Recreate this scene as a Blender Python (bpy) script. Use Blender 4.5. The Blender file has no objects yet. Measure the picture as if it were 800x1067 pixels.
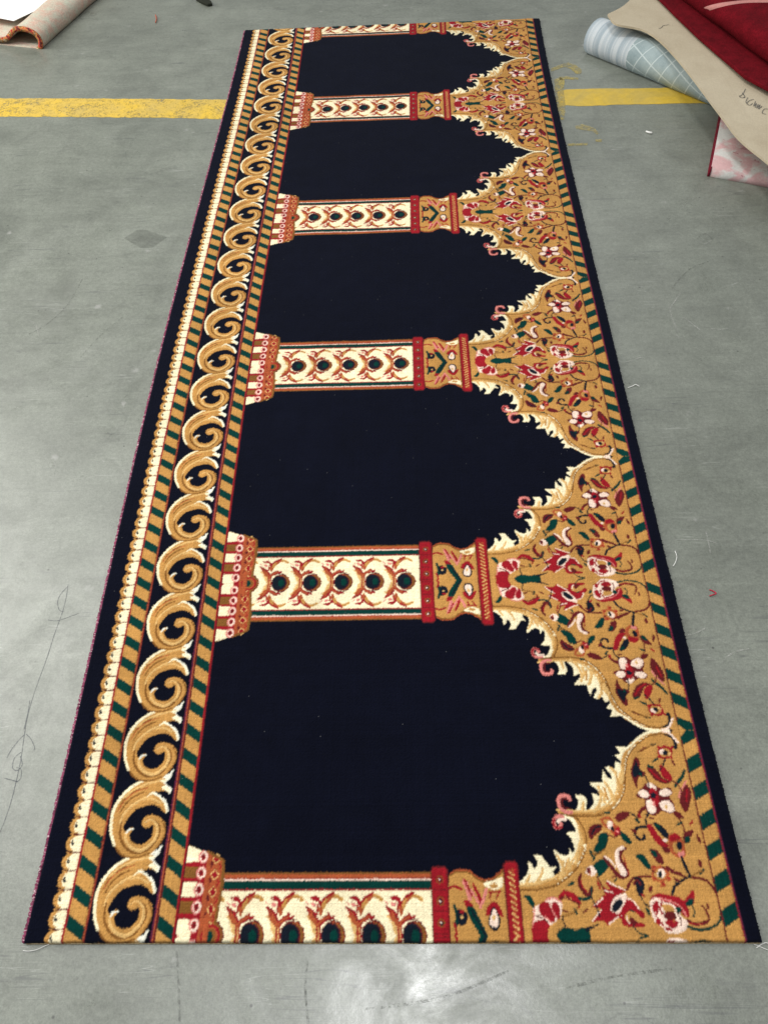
import bpy, bmesh, math, random
import numpy as np
from mathutils import Matrix, Vector
random.seed(4); rng = np.random.default_rng(7)
SC = bpy.context.scene
COL = SC.collection

# ------------------------------------------------------------------ camera
F_PX, PITCH, ROLL, YAW = 838.5065, 0.636884, -0.0655587, 0.0574088
CAM = Vector((0.647963, -0.2288935, 1.451026))
M3 = Matrix.Rotation(YAW, 3, 'Z') @ Matrix.Rotation(PITCH, 3, 'X') @ Matrix.Rotation(ROLL, 3, 'Z')
cam_data = bpy.data.cameras.new('camera'); cam_data.sensor_fit = 'HORIZONTAL'
cam_data.sensor_width = 36.0; cam_data.lens = F_PX / 800.0 * 36.0
cam_data.clip_start = 0.05; cam_data.clip_end = 200.0
camera = bpy.data.objects.new('camera', cam_data); COL.objects.link(camera)
camera.matrix_world = Matrix.Translation(CAM) @ M3.to_4x4()
SC.camera = camera

# ------------------------------------------------------------------ light (indoor hall: soft daylight from above)
world = bpy.data.worlds.new('World'); SC.world = world; world.use_nodes = True
bg = world.node_tree.nodes['Background']; bg.inputs[0].default_value = (0.93, 0.98, 1.0, 1); bg.inputs[1].default_value = 0.27
def area(name, loc, target, sx, sy, power, col=(1, 1, 1)):
    d = bpy.data.lights.new(name, 'AREA'); d.shape = 'RECTANGLE'; d.size = sx; d.size_y = sy; d.energy = power; d.color = col
    o = bpy.data.objects.new(name, d); COL.objects.link(o); o.location = loc
    o.rotation_euler = (Vector(target) - Vector(loc)).to_track_quat('-Z', 'Y').to_euler()
    return o
area('skylight', (-3.1, 2.6, 2.8), (-0.6, 1.6, 0), 2.6, 5.6, 270, (1.0, 0.99, 0.93))
area('far_skylight', (0.9, 6.4, 4.6), (0.7, 2.6, 0), 2.6, 1.2, 60, (0.97, 0.98, 1.0))
area('ceiling_lamp', (0.62, 0.20, 4.2), (0.62, 0.20, 0), 0.75, 0.75, 95, (1, 1, 1))
SC.view_settings.view_transform = 'Standard'; SC.view_settings.look = 'None'
SC.view_settings.exposure = 0.0; SC.view_settings.gamma = 1.0; SC.view_settings.use_curve_mapping = False
SC.render.engine = 'CYCLES'

# ------------------------------------------------------------------ helpers
ZF = -0.011                      # the floor; the top of the pile is z = 0
def ray(x, y, z=ZF):             # real point at height z seen at (x, y) of the reference frame
    d = M3 @ Vector(((x - 400) / F_PX, -(y - 533.5) / F_PX, -1.0))
    return CAM + d * ((z - CAM.z) / d.z)
def link(name, me, mat=None, parent=None):
    o = bpy.data.objects.new(name, me); COL.objects.link(o)
    if mat: me.materials.append(mat)
    if parent: o.parent = parent
    return o
def tag(o, label=None, cat=None, group=None, kind=None):
    if label: o['label'] = label
    if cat: o['category'] = cat
    if group: o['group'] = group
    if kind: o['kind'] = kind
    return o
def empty(name, loc, label, cat, group=None):
    o = bpy.data.objects.new(name, None); COL.objects.link(o); o.location = loc; o.empty_display_size = 0.05
    bpy.context.view_layer.update()
    return tag(o, label, cat, group)
def child(o, parent):            # keep world placement
    o.parent = parent; o.matrix_parent_inverse = Matrix.Translation(-Vector(parent.location))
    return o
def mesh(name, verts, faces, smooth=False, uvs=None):
    me = bpy.data.meshes.new(name); me.from_pydata([tuple(v) for v in verts], [], faces); me.update()
    if uvs is not None:
        l = me.uv_layers.new(name='UVMap')
        for lp in me.loops: l.data[lp.index].uv = uvs[lp.vertex_index]
    if smooth: me.polygons.foreach_set('use_smooth', [True] * len(me.polygons))
    return me
class NT:
    def __init__(s, name, rough=0.9, spec=0.3):
        s.m = bpy.data.materials.new(name); s.m.use_nodes = True; s.t = s.m.node_tree; s.b = s.t.nodes['Principled BSDF']
        s.b.inputs['Roughness'].default_value = rough; s.b.inputs['Specular IOR Level'].default_value = spec
    def n(s, typ, **kw):
        x = s.t.nodes.new(typ)
        for k, v in kw.items():
            if k.startswith('_'): setattr(x, k[1:], v)
            else: x.inputs[k.replace('__', ' ')].default_value = v
        return x
    def l(s, a, b): s.t.links.new(a, b)
    def noise(s, vec, scale, detail=6, rough=0.55, dist=0.0, map_scale=None, rot=0.0):
        if map_scale:
            mp = s.n('ShaderNodeMapping'); mp.inputs['Scale'].default_value = map_scale; mp.inputs['Rotation'].default_value = (0, 0, rot); s.l(vec, mp.inputs['Vector']); vec = mp.outputs[0]
        x = s.n('ShaderNodeTexNoise', Scale=scale, Detail=detail, Roughness=rough, Distortion=dist); s.l(vec, x.inputs['Vector']); return x.outputs['Fac']
    def ramp(s, fac, stops):
        r = s.n('ShaderNodeValToRGB'); e = r.color_ramp.elements
        while len(e) < len(stops): e.new(0.5)
        for q, (p, c) in zip(e, stops): q.position = p; q.color = (c, c, c, 1) if isinstance(c, (int, float)) else (*c, 1)
        s.l(fac, r.inputs[0]); return r.outputs[0]
    def mix(s, fac, a, b, mode='MIX'):
        x = s.n('ShaderNodeMix', _data_type='RGBA', _blend_type=mode)
        for sock, v in ((x.inputs[0], fac), (x.inputs[6], a), (x.inputs[7], b)):
            if isinstance(v, (int, float)): sock.default_value = v
            elif isinstance(v, tuple): sock.default_value = (*v, 1)
            else: s.l(v, sock)
        return x.outputs[2]
    def bump(s, h, strength, dist):
        x = s.n('ShaderNodeBump', Strength=strength, Distance=dist); s.l(h, x.inputs['Height']); s.l(x.outputs[0], s.b.inputs['Normal'])
    def coord(s, which='Object'): return s.n('ShaderNodeTexCoord').outputs[which]
def srgb(r, g, b):
    f = lambda c: (c / 255 / 12.92) if c / 255 <= 0.04045 else ((c / 255 + 0.055) / 1.055) ** 2.4
    return (f(r), f(g), f(b))

# ------------------------------------------------------------------ floor
def floor_material():
    k = NT('concrete', 0.5, 0.85); c = k.coord()
    big = k.noise(c, 1.1, 6, 0.62, 0.7)
    mid = k.noise(c, 6.5, 9, 0.68, 0.9)
    fine = k.noise(c, 90, 8, 0.8)
    col = k.ramp(big, [(0.32, (0.146, 0.157, 0.132)), (0.68, (0.206, 0.219, 0.186))])
    col = k.mix(0.75, col, k.ramp(mid, [(0.26, (0.70,) * 3), (0.48, (0.97,) * 3), (0.76, (1.22,) * 3)]), 'MULTIPLY')
    col = k.mix(0.75, col, k.ramp(fine, [(0.32, (0.70,) * 3), (0.68, (1.28,) * 3)]), 'MULTIPLY')
    # faint trowel marks running several ways
    for rot, sc, am in ((0.15, 5.0, 0.35), (1.15, 4.0, 0.3), (-0.5, 7.0, 0.25)):
        st1 = k.noise(c, sc, 8, 0.75, 0.8, (0.6, 4.0, 1), rot)
        col = k.mix(am, col, k.ramp(st1, [(0.36, (0.80,) * 3), (0.5, (1.0,) * 3), (0.68, (1.14,) * 3)]), 'MULTIPLY')
    grit = k.noise(c, 260, 4, 0.8)
    col = k.mix(0.6, col, k.ramp(grit, [(0.30, (0.62,) * 3), (0.46, (0.98,) * 3), (0.66, (1.30,) * 3)]), 'MULTIPLY')
    vc = k.n('ShaderNodeTexVoronoi', _feature='DISTANCE_TO_EDGE', Scale=1.7)
    wv = k.n('ShaderNodeVectorMath', _operation='ADD'); wn = k.n('ShaderNodeTexNoise', Scale=5.0, Detail=6.0)
    k.l(c, wn.inputs['Vector']); k.l(c, wv.inputs[0]); sc_ = k.n('ShaderNodeVectorMath', _operation='SCALE'); sc_.inputs['Scale'].default_value = 0.35
    k.l(wn.outputs['Color'], sc_.inputs[0]); k.l(sc_.outputs[0], wv.inputs[1]); k.l(wv.outputs[0], vc.inputs['Vector'])
    ck = k.mix(1.0, k.ramp(vc.outputs['Distance'], [(0.0, 1.0), (0.006, 0.0)]), k.ramp(k.noise(c, 1.6, 3), [(0.5, 0.0), (0.62, 0.45)]), 'MULTIPLY')
    col = k.mix(ck, col, (0.07, 0.075, 0.065))
    # old stains
    stn = k.noise(c, 1.9, 4, 0.5, 1.2)
    col = k.mix(k.ramp(stn, [(0.60, 0.0), (0.72, 0.30)]), col, (0.10, 0.105, 0.09))
    # thin scratches in two directions
    for rot, sc, lo in ((0.5, 3.0, 0.012), (2.1, 2.4, 0.010), (1.3, 4.0, 0.008)):
        s1 = k.noise(c, sc, 2, 0.4, 1.5, (0.5, 14.0, 1), rot)
        gate = k.noise(c, 3.1 + sc, 2, 0.5)
        line = k.ramp(s1, [(0.5 - lo, 0.0), (0.5, 1.0), (0.5 + lo, 0.0)])
        g = k.ramp(gate, [(0.56, 0.0), (0.64, 0.75)])
        f = k.mix(1.0, line, g, 'MULTIPLY')
        col = k.mix(f, col, (0.09, 0.095, 0.09) if rot != 1.3 else (0.32, 0.33, 0.30))
    # dark specks and pale flecks
    vo = k.n('ShaderNodeTexVoronoi', Scale=17.0); k.l(c, vo.inputs['Vector'])
    col = k.mix(k.ramp(vo.outputs['Distance'], [(0.03, 0.8), (0.055, 0.0)]), col, (0.05, 0.05, 0.045))
    vo2 = k.n('ShaderNodeTexVoronoi', Scale=9.3); k.l(c, vo2.inputs['Vector'])
    wob = k.noise(c, 40, 4, 0.6)
    fl = k.mix(1.0, k.ramp(vo2.outputs['Distance'], [(0.05, 1.0), (0.13, 0.0)]), k.ramp(wob, [(0.5, 0.0), (0.62, 0.8)]), 'MULTIPLY')
    col = k.mix(fl, col, (0.30, 0.30, 0.28))
    k.l(col, k.b.inputs['Base Color'])
    rr = k.noise(c, 7, 8, 0.72, 0.6)
    r = k.n('ShaderNodeMapRange'); k.l(rr, r.inputs[0]); r.inputs[1].default_value = 0.3; r.inputs[2].default_value = 0.7; r.inputs[3].default_value = 0.24; r.inputs[4].default_value = 0.52
    k.l(r.outputs[0], k.b.inputs['Roughness'])
    h = k.mix(0.5, k.noise(c, 160, 5, 0.7), mid)
    k.bump(h, 0.35, 0.0015)
    return k.m
me = mesh('floor', [(-12, -8, ZF), (14, -8, ZF), (14, 18, ZF), (-12, 18, ZF)], [(0, 1, 2, 3)])
tag(link('floor', me, floor_material()), kind='structure')

# ------------------------------------------------------------------ yellow floor paint
def paint_material(name, lo, hi, base=(0.66, 0.44, 0.04)):
    k = NT(name, 0.5, 0.4); c = k.coord()
    n1 = k.noise(c, 9, 9, 0.72, 0.5); n2 = k.noise(c, 60, 5, 0.7)
    col = k.mix(k.ramp(n1, [(0.35, 0.0), (0.7, 1.0)]), base, (base[0] * 0.72, base[1] * 0.80, base[2] * 2.2))
    col = k.mix(0.6, col, k.ramp(n2, [(0.3, (0.8,) * 3), (0.7, (1.1,) * 3)]), 'MULTIPLY')
    k.l(col, k.b.inputs['Base Color'])
    w = k.mix(0.45, k.noise(c, 22, 9, 0.8, 0.6), k.noise(c, 130, 4, 0.7))
    k.l(k.ramp(w, [(lo, 0.0), (hi, 1.0)]), k.b.inputs['Alpha'])
    return k.m
pm_right = paint_material('yellow_paint', 0.30, 0.38)
pm_left = paint_material('worn_yellow_paint', 0.36, 0.50, (0.70, 0.46, 0.05))
pm_res = paint_material('yellow_residue', 0.40, 0.60, (0.50, 0.39, 0.08))
def ragged(name, px, mat, z, step=0.02, amp=0.0025):
    pts = [ray(x, y, z) for x, y in px]; out = []
    for i, a in enumerate(pts):
        b = pts[(i + 1) % len(pts)]; n = max(1, int((b - a).length / step))
        for j in range(n):
            p = a.lerp(b, j / n); out.append((p.x + random.uniform(-amp, amp), p.y + random.uniform(-amp, amp), z))
    return tag(link(name, mesh(name, out, [tuple(range(len(out)))]), mat), kind='structure')
ragged('painted_line', [(-60, 102), (0, 102), (90, 102), (180, 103), (245, 103), (245, 124), (180, 122.5), (90, 121.5), (0, 121), (-60, 121)], pm_left, ZF + 0.0006)
ragged('painted_line', [(580, 95), (590, 93), (604, 92.3), (650, 91.5), (705, 91), (820, 90), (820, 107), (705, 107.5), (650, 108.5), (604, 110.5), (590, 109.5), (583, 111)], pm_right, ZF + 0.0006)
res = [[(577, 82), (584, 80), (588, 84), (587, 96), (589, 108), (588, 124), (585, 125), (580, 112)],
       [(574, 71), (583, 67), (592, 64.5), (599, 67), (606, 72), (606, 76), (600, 76.5), (594, 71), (588, 69), (580, 72), (574, 74)],
       [(582, 80), (590, 79), (602, 80.5), (602, 82.5), (590, 82), (583, 83)],
       [(599, 131), (606, 129), (614, 131), (619, 133), (624, 138.5), (622, 140), (616, 136), (606, 134.5), (600, 134)],
       [(591, 149), (603, 149), (612, 148.5), (612, 150.5), (602, 151), (591, 151.5)], [(620, 145), (627, 144.5), (627, 147), (621, 147)]]
for r_ in res: ragged('paint_residue', r_, pm_res, ZF + 0.0011, 0.008, 0.0016)

# ------------------------------------------------------------------ THE CARPET
# the woven pattern: a half niche that is mirrored, and one scroll of the border; 0.1 mm units.
# p = filled patch, s = woven line with widths in mm; letter = yarn
HALF = """pc;10859,3287 10719,3244 10568,3145 10452,3046 10379,2948 10336,2926 10336,3007 10183,3009 10223,2927 10232,2881 10134,2852 10222,2743 10214,2695 10125,2739 10100,2658 10059,2611 9984,2670 9914,2638 10003,2531 10006,2430 9932,2468 9874,2596 9842,2490 9838,2381 9594,2380 9684,2282 9754,2194 9725,2145 9607,2195 9626,2117 9622,2025 9568,1955 9486,1871 9471,1935 9504,2077 9454,2163 9315,2150 9358,2058 9328,1956 9289,1906 9232,1872 9092,1837 9003,1798 9104,1781 9181,1733 9233,1599 9225,1540 9154,1550 9049,1531 9139,1444 9173,1327 9163,1227 9125,1208 9077,1299 9073,1193 8996,1151 8911,1193 8809,1271 8827,1175 8880,1041 8888,946 8858,871 8774,840 8759,909 8833,988 8732,981 8661,1061 8584,1180 8461,1167 8522,1080 8501,986 8450,944 8416,1033 8370,1081 8358,967 8315,855 8228,784 8174,749 8191,636 8202,645 8430,644 8652,678 8838,729 9012,834 9148,945 9271,1096 9355,1249 9390,1346 9398,1462 9370,1618 9289,1766 9191,1807 9399,1805 9650,1814 9867,1872 10034,1992 10176,2195 10258,2465 10289,2635 10353,2806 10468,2958 10623,3089 10798,3198 11004,3241 11198,3228 11198,3324 10859,3324
sG7,7;8157,680 8198,679 8257,677 8323,677 8385,679 8442,684 8499,693 8555,702 8607,713 8657,723 8703,734 8748,747 8793,764 8838,787 8883,813 8927,841 8967,869 9004,896 9038,922 9071,950 9103,980 9136,1015 9168,1053 9198,1092 9226,1131 9251,1173 9275,1217 9295,1256 9310,1284
sG7,7;9345,1381 9347,1401 9350,1429 9353,1462 9353,1497 9349,1533 9344,1572 9337,1613 9325,1653 9309,1693 9289,1734 9267,1772 9244,1801 9219,1820 9190,1831 9164,1837 9146,1842
sG7,7;9004,1869 9070,1863 9164,1854 9266,1845 9354,1840 9424,1839 9488,1839 9547,1842 9605,1849 9663,1859 9719,1871 9772,1887 9822,1907 9868,1931 9911,1958 9951,1990 9989,2027 10028,2070 10066,2119 10101,2173 10131,2230 10158,2299 10181,2378 10199,2450 10213,2500
sG7,7;10158,2375 10174,2430 10197,2511 10222,2597 10244,2670 10260,2722 10274,2765 10289,2803 10308,2841 10332,2881 10359,2920 10390,2957 10423,2993 10458,3028 10497,3061 10537,3093 10578,3124 10620,3154 10662,3184 10706,3211 10753,3233 10802,3250 10854,3262 10907,3271 10959,3276 11013,3276 11069,3272 11118,3267 11153,3263
sg4,4;8112,720 8153,719 8212,717 8278,717 8340,719 8397,724 8454,733 8510,742 8562,753 8612,763 8658,774 8703,787 8748,804 8793,827 8838,853 8882,881 8922,909 8959,936 8993,962 9026,990 9058,1020 9091,1055 9123,1093 9153,1132 9181,1171 9206,1213 9230,1257 9250,1296 9265,1324
sg4,4;8959,1909 9025,1903 9119,1894 9221,1885 9309,1880 9379,1879 9443,1879 9502,1882 9560,1889 9618,1899 9674,1911 9727,1927 9777,1947 9823,1971 9866,1998 9906,2030 9944,2067 9983,2110 10021,2159 10056,2213 10086,2270 10113,2339 10136,2418 10154,2490 10168,2540
pG;8202,645 8430,644 8652,678 8838,729 9012,834 9148,945 9271,1096 9355,1249 9390,1346 9398,1462 9370,1618 9289,1766 9191,1807 9399,1805 9650,1814 9867,1872 10034,1992 10176,2195 10258,2465 10289,2635 10353,2806 10468,2958 10623,3089 10798,3198 11004,3241 11198,3228 11298,3324 11380,3324 11380,-300 8100,-300 8100,645
sb2.6,2.6;8202,645 8243,644 8302,642 8368,642 8430,644 8487,649 8544,658 8600,667 8652,678 8702,688 8748,699 8793,712 8838,729 8883,752 8928,778 8972,806 9012,834 9049,861 9083,887 9116,915 9148,945 9181,980 9213,1018 9243,1057 9271,1096 9296,1138 9320,1182 9340,1221 9355,1249
sb2.6,2.6;9390,1346 9392,1366 9395,1394 9398,1427 9398,1462 9394,1498 9389,1537 9382,1578 9370,1618 9354,1658 9334,1699 9312,1737 9289,1766 9264,1785 9235,1796 9209,1802 9191,1807
sb2.6,2.6;9049,1834 9115,1828 9209,1819 9311,1810 9399,1805 9469,1804 9533,1804 9592,1807 9650,1814 9708,1824 9764,1836 9817,1852 9867,1872 9913,1896 9956,1923 9996,1955 10034,1992 10073,2035 10111,2084 10146,2138 10176,2195 10203,2264 10226,2343 10244,2415 10258,2465
sb2.6,2.6;10203,2340 10219,2395 10242,2476 10267,2562 10289,2635 10305,2687 10319,2730 10334,2768 10353,2806 10377,2846 10404,2885 10435,2922 10468,2958 10503,2993 10542,3026 10582,3058 10623,3089 10665,3119 10707,3149 10751,3176 10798,3198 10847,3215 10899,3227 10952,3236 11004,3241 11058,3241 11114,3237 11163,3232 11198,3228
sc4.5,4.5;10314,2948 10338,2963 10374,2983 10413,3007 10449,3031 10478,3054 10506,3079 10534,3104 10566,3129 10601,3155 10639,3181 10678,3207 10716,3228 10752,3246 10787,3262 10822,3274 10859,3283 10900,3287 10945,3288 10985,3287 11013,3286
sc5,5;10859,3304 11188,3304
sg3.5,5.8;8599,966 8593,946 8583,918 8571,886 8556,854 8533,820 8505,785 8479,753 8461,730
sg3.5,5.9;8956,1078 8952,1059 8947,1032 8940,1000 8930,965 8916,923 8897,874 8880,828 8868,799
sg3.4,5.6;8366,855 8301,731
sg3.5,5.9;9052,1116 9046,1092 9037,1057 9026,1018 9013,983 8995,951 8973,919 8952,891 8938,871
sg3.6,5.9;9273,1385 9263,1349 9247,1298 9230,1242 9214,1192 9200,1147 9184,1104 9171,1066 9162,1040
sg3.6,6;9288,1618 9291,1589 9297,1547 9302,1502 9305,1462 9307,1428 9308,1394 9308,1366 9308,1346
sg3.7,6.2;9751,2302 9756,2272 9763,2229 9768,2182 9766,2137 9755,2094 9739,2051 9718,2010 9697,1974 9672,1942 9643,1914 9616,1891 9597,1874
sg3.8,6.3;9906,2342 9917,2311 9933,2267 9949,2219 9962,2176 9970,2140 9976,2104 9980,2074 9983,2053
sg3.7,6.2;9435,2037 9416,1915
sg3.8,6.3;9871,2384 9886,2349 9908,2297 9930,2242 9945,2197 9950,2163 9951,2134 9949,2111 9948,2094
sg3.8,6.3;9730,2302 9746,2275 9771,2237 9795,2195 9811,2157 9817,2122 9817,2086 9813,2056 9812,2034
sg3.8,6.4;10088,2530 10092,2503 10098,2464 10103,2421 10104,2383 10101,2347 10094,2311 10087,2280 10082,2258
sg3.9,6.4;10218,2657 10218,2634 10220,2602 10220,2565 10216,2529 10206,2490 10192,2448 10178,2409 10168,2382
sg3.9,6.4;10021,2637 10092,2551
sg3.5,5.9;9029,1097 9051,964
sg3.5,5.9;8857,1174 8870,1150 8887,1114 8906,1076 8920,1041 8930,1008 8937,976 8942,947 8945,927
sG2.1,3;10098,2467 10105,2435 10114,2390 10124,2342 10132,2299 10136,2262 10138,2227 10140,2196 10141,2175
sG2.1,2.9;9832,2281 9864,2095
sG1.9,2.7;9004,1059 8963,908
sG2.1,2.9;9853,2280 9881,2074
sp6.2,6.2;9210,2079 9206,2092 9201,2110 9192,2128 9176,2141 9149,2148 9114,2151 9078,2150 9050,2142 9031,2123 9018,2097 9009,2068 9004,2040 9003,2013 9005,1986 9012,1961 9022,1938 9036,1919 9054,1902 9074,1888 9097,1877 9125,1871 9158,1868 9189,1867 9210,1867
sm2.9,2.9;9178,2079 9162,2085 9139,2094 9115,2101 9097,2100 9084,2089 9075,2071 9069,2050 9066,2029 9065,2008 9068,1985 9074,1964 9086,1948 9108,1938 9138,1932 9168,1929 9188,1927
sp5.7,5.7;9044,1798 9020,1798 8984,1799 8947,1797 8918,1788 8900,1771 8887,1748 8879,1723 8875,1699 8877,1677 8883,1654 8894,1634 8906,1620 8923,1615 8944,1616 8964,1622 8980,1630 8989,1642 8994,1660 8996,1677 8998,1689
sr3.6,3.6;8895,1769 8888,1754 8878,1734 8870,1711 8868,1689 8874,1667 8885,1644 8899,1623 8915,1610 8936,1609 8961,1615 8984,1624 9000,1630
sw4.9,4.9;8950,1719 8958,1727 8969,1739 8982,1750 8997,1758 9017,1760 9042,1758 9064,1755 9080,1754
pw;8391,405 8441,428 8506,452 8566,472 8610,491 8649,508 8690,514 8745,511 8803,498 8841,472 8845,421 8829,356 8811,303 8800,274 8788,256 8769,237 8737,214 8698,190 8663,168 8633,150 8608,133 8587,105 8579,52 8576,-12 8556,-58 8499,-76 8424,-75 8365,-58 8336,-25 8324,22 8319,73 8321,127 8332,186 8342,238 8349,277 8356,309 8364,338 8367,363 8371,384
pr;8489,452 8528,467 8576,476 8616,472 8634,447 8644,409 8655,371 8676,336 8699,302 8711,270 8707,237 8691,205 8669,187 8638,191 8601,208 8564,229 8529,251 8496,277 8471,304 8459,332 8456,361 8458,388 8462,412 8470,435
pr;8700,475 8728,478 8762,464 8787,438 8798,393 8799,335 8795,287 8786,253 8772,228 8756,217 8742,224 8726,244 8711,270 8696,300 8682,335 8674,371 8676,410 8685,451
pr;8307,106 8324,141 8349,179 8387,204 8447,211 8519,205 8573,191 8596,170 8602,142 8600,105 8599,51 8592,-11 8565,-58 8505,-80 8426,-84 8363,-75 8331,-49 8316,-12 8307,24 8300,52 8299,78
sp2.6,2.6;8569,489 8595,497 8632,509 8673,520 8711,523 8746,515 8781,499 8812,483 8833,472
sp2.2,2.2;8387,371 8380,339 8369,293 8357,244 8348,204 8341,176 8336,153 8332,135 8328,122
sm2.5,2.5;8405,279 8426,270 8456,258 8488,243 8516,229 8540,214 8563,197 8582,182 8595,171
sp2.2,2.2;8541,271 8627,187
sp1.8,1.8;8650,438 8656,416 8664,383 8673,349 8683,320 8696,298 8710,280 8723,264 8732,254
pG;8587,105 8608,136 8633,154 8663,171 8703,197 8747,223 8777,229 8786,203 8781,157 8770,105 8756,43 8736,-26 8706,-76 8655,-96 8594,-96 8554,-76 8549,-23 8566,47
pe;8241,550 8259,562 8289,569 8318,567 8343,549 8366,521 8382,490 8389,453 8389,413 8384,388 8371,387 8353,400 8334,419 8314,443 8293,472 8275,499 8258,519 8243,536
pe;8713,40 8745,72 8795,98 8848,113 8901,109 8959,95 9017,85 9079,91 9143,103 9193,104 9220,88 9234,62 9238,31 9247,-11 9247,-58 9199,-93 9056,-108 8864,-108 8723,-93 8680,-55 8688,-4
sd4.7,2.1;9189,80 9207,86 9233,94 9263,103 9290,112 9316,121 9342,131 9366,139 9382,145
sd1.8,2.5;8832,270 8830,255 8828,234 8827,210 8830,187 8837,165 8848,141 8858,120 8866,105
sr5.5,9.2,8.5,3.7;8819,523 8832,536 8851,556 8873,576 8897,587 8924,589 8955,583 8985,575 9012,565 9033,554 9051,541 9067,527 9083,513 9099,501 9114,489 9127,477 9133,462 9131,443 9121,421 9109,401 9102,387
sm2.9,2.9;8827,514 8845,517 8870,521 8898,524 8927,522 8957,515 8989,504 9021,491 9048,480 9071,468 9091,456 9108,445 9120,437
sm4.8,7;9216,861 9205,839 9189,810 9174,777 9168,746 9173,714 9185,682 9201,651 9218,624 9236,602 9257,581 9277,568 9297,564 9315,577 9333,603 9349,631 9360,650
sr2.6,2.6;9203,780 9205,764 9208,742 9212,716 9219,693 9232,671 9248,649 9265,629 9276,616
se4,4;9141,513 9159,511 9184,507 9212,504 9238,505 9264,511 9291,521 9315,531 9332,538
se3,3;9367,693 9344,555
pw;9500,921 9481,880 9441,850 9392,840 9346,851 9315,881 9309,922 9328,963 9368,994 9418,1005 9464,993 9494,963
pm;9397,937 9399,907 9390,883 9374,869 9355,871 9337,888 9326,914 9324,944 9332,969 9348,982 9368,980 9385,964
po;9385,888 9381,875 9374,866 9365,862 9358,866 9354,875 9353,888 9358,901 9365,911 9373,914 9381,911 9385,901
pe;9439,1016 9492,1056 9571,1098 9636,1114 9675,1085 9699,1031 9704,981 9681,946 9639,915 9599,887 9564,856 9532,827 9507,818 9496,840 9492,884 9485,925 9463,956 9438,986
sm4.3,5.8,6.6,5;10038,1275 10022,1268 10000,1258 9977,1245 9958,1227 9943,1204 9929,1176 9919,1145 9918,1112 9928,1078 9947,1041 9967,1004 9982,970 9991,938 9997,907 9998,880 9991,858 9972,841 9944,828 9913,821 9885,822 9862,831 9841,849 9820,871 9799,896 9779,923 9759,955 9739,987 9720,1018 9701,1050 9680,1083 9662,1112 9649,1133
sr2,2;9978,1169 9983,1133 9990,1081 9998,1026 10004,980 10007,943 10010,911 10012,886 10013,867
sw7.1,6.3,11;9979,1285 9958,1271 9928,1251 9898,1226 9876,1199 9867,1165 9863,1127 9864,1089 9867,1056 9873,1030 9883,1009 9893,990 9902,971 9910,949 9918,928 9924,909 9929,895
sw2.4,2.4;9663,1152 9679,1138 9702,1119 9728,1097 9750,1075 9769,1050 9788,1023 9803,998 9814,980
pe;10179,1165 10210,1179 10263,1183 10311,1172 10343,1141 10369,1097 10388,1053 10400,1009 10404,965 10400,937 10383,931 10356,941 10329,959 10302,985 10274,1019 10248,1054 10216,1093 10186,1135
pm;10428,1254 10457,1264 10505,1262 10547,1247 10579,1216 10606,1172 10623,1128 10631,1083 10629,1038 10618,1011 10593,1011 10559,1029 10527,1053 10504,1080 10484,1114 10467,1148 10446,1187 10428,1226
pe;10436,1244 10460,1249 10501,1240 10533,1224 10546,1200 10550,1170 10547,1148 10535,1135 10515,1131 10495,1138 10470,1170 10444,1214
po;10693,865 10658,800 10591,754 10510,738 10437,755 10391,801 10384,866 10418,933 10485,982 10566,1000 10640,981 10686,932
pG;10631,865 10608,821 10564,791 10510,780 10461,791 10430,822 10425,866 10448,910 10493,943 10547,955 10596,943 10627,910
pw;10621,874 10604,835 10573,808 10538,799 10506,809 10488,836 10487,875 10504,914 10534,942 10570,953 10602,942 10621,913
pd;10563,861 10553,832 10537,811 10519,804 10505,811 10498,832 10500,862 10510,891 10526,913 10544,921 10558,913 10565,891
po;10498,968 10488,949 10467,936 10443,931 10420,936 10405,950 10402,969 10413,987 10433,1001 10458,1006 10481,1001 10495,987
pr;10488,979 10484,972 10474,966 10461,965 10450,967 10442,972 10441,980 10445,987 10455,993 10468,995 10479,993 10487,987
po;10697,949 10686,930 10666,916 10641,911 10618,916 10604,930 10601,949 10612,968 10632,981 10657,986 10680,981 10694,967
pr;10687,960 10682,952 10673,947 10660,945 10649,947 10641,953 10640,960 10644,968 10654,973 10667,975 10678,973 10686,967
po;10702,793 10692,775 10672,763 10647,758 10624,763 10610,776 10608,793 10618,811 10638,823 10663,828 10685,823 10700,810
pr;10693,803 10688,796 10678,791 10666,790 10654,791 10647,797 10645,804 10650,810 10660,816 10672,817 10684,815 10691,810
po;10591,710 10581,693 10560,680 10536,676 10513,680 10499,693 10496,710 10507,728 10527,740 10551,745 10574,740 10588,727
pr;10581,720 10577,713 10567,708 10555,707 10543,708 10536,714 10534,720 10539,727 10549,732 10561,734 10572,732 10580,727
po;10471,790 10460,773 10440,760 10416,756 10393,760 10378,773 10376,790 10386,808 10406,821 10431,825 10454,820 10468,808
pr;10461,801 10456,794 10447,789 10434,787 10423,789 10415,794 10414,801 10418,808 10428,813 10440,815 10452,813 10459,808
sm3,4.5;10372,829 10337,829 10286,830 10231,829 10184,826 10147,822 10116,818 10087,809 10058,792 10025,760 9991,717 9961,676 9941,648
pd;10095,830 10131,828 10179,813 10217,794 10234,775 10240,751 10242,725 10239,695 10231,663 10218,630 10197,591 10171,552 10147,533 10125,545 10105,576 10091,613 10087,654 10089,701 10091,743 10088,779 10085,811
sm3.4,3.4;10064,725 10078,737 10097,755 10117,770 10134,777 10147,770 10158,754 10166,737 10173,725
sm3.5,3.5;10671,977 10688,965 10711,947 10738,928 10766,911 10797,897 10831,883 10863,872 10884,864
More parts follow.
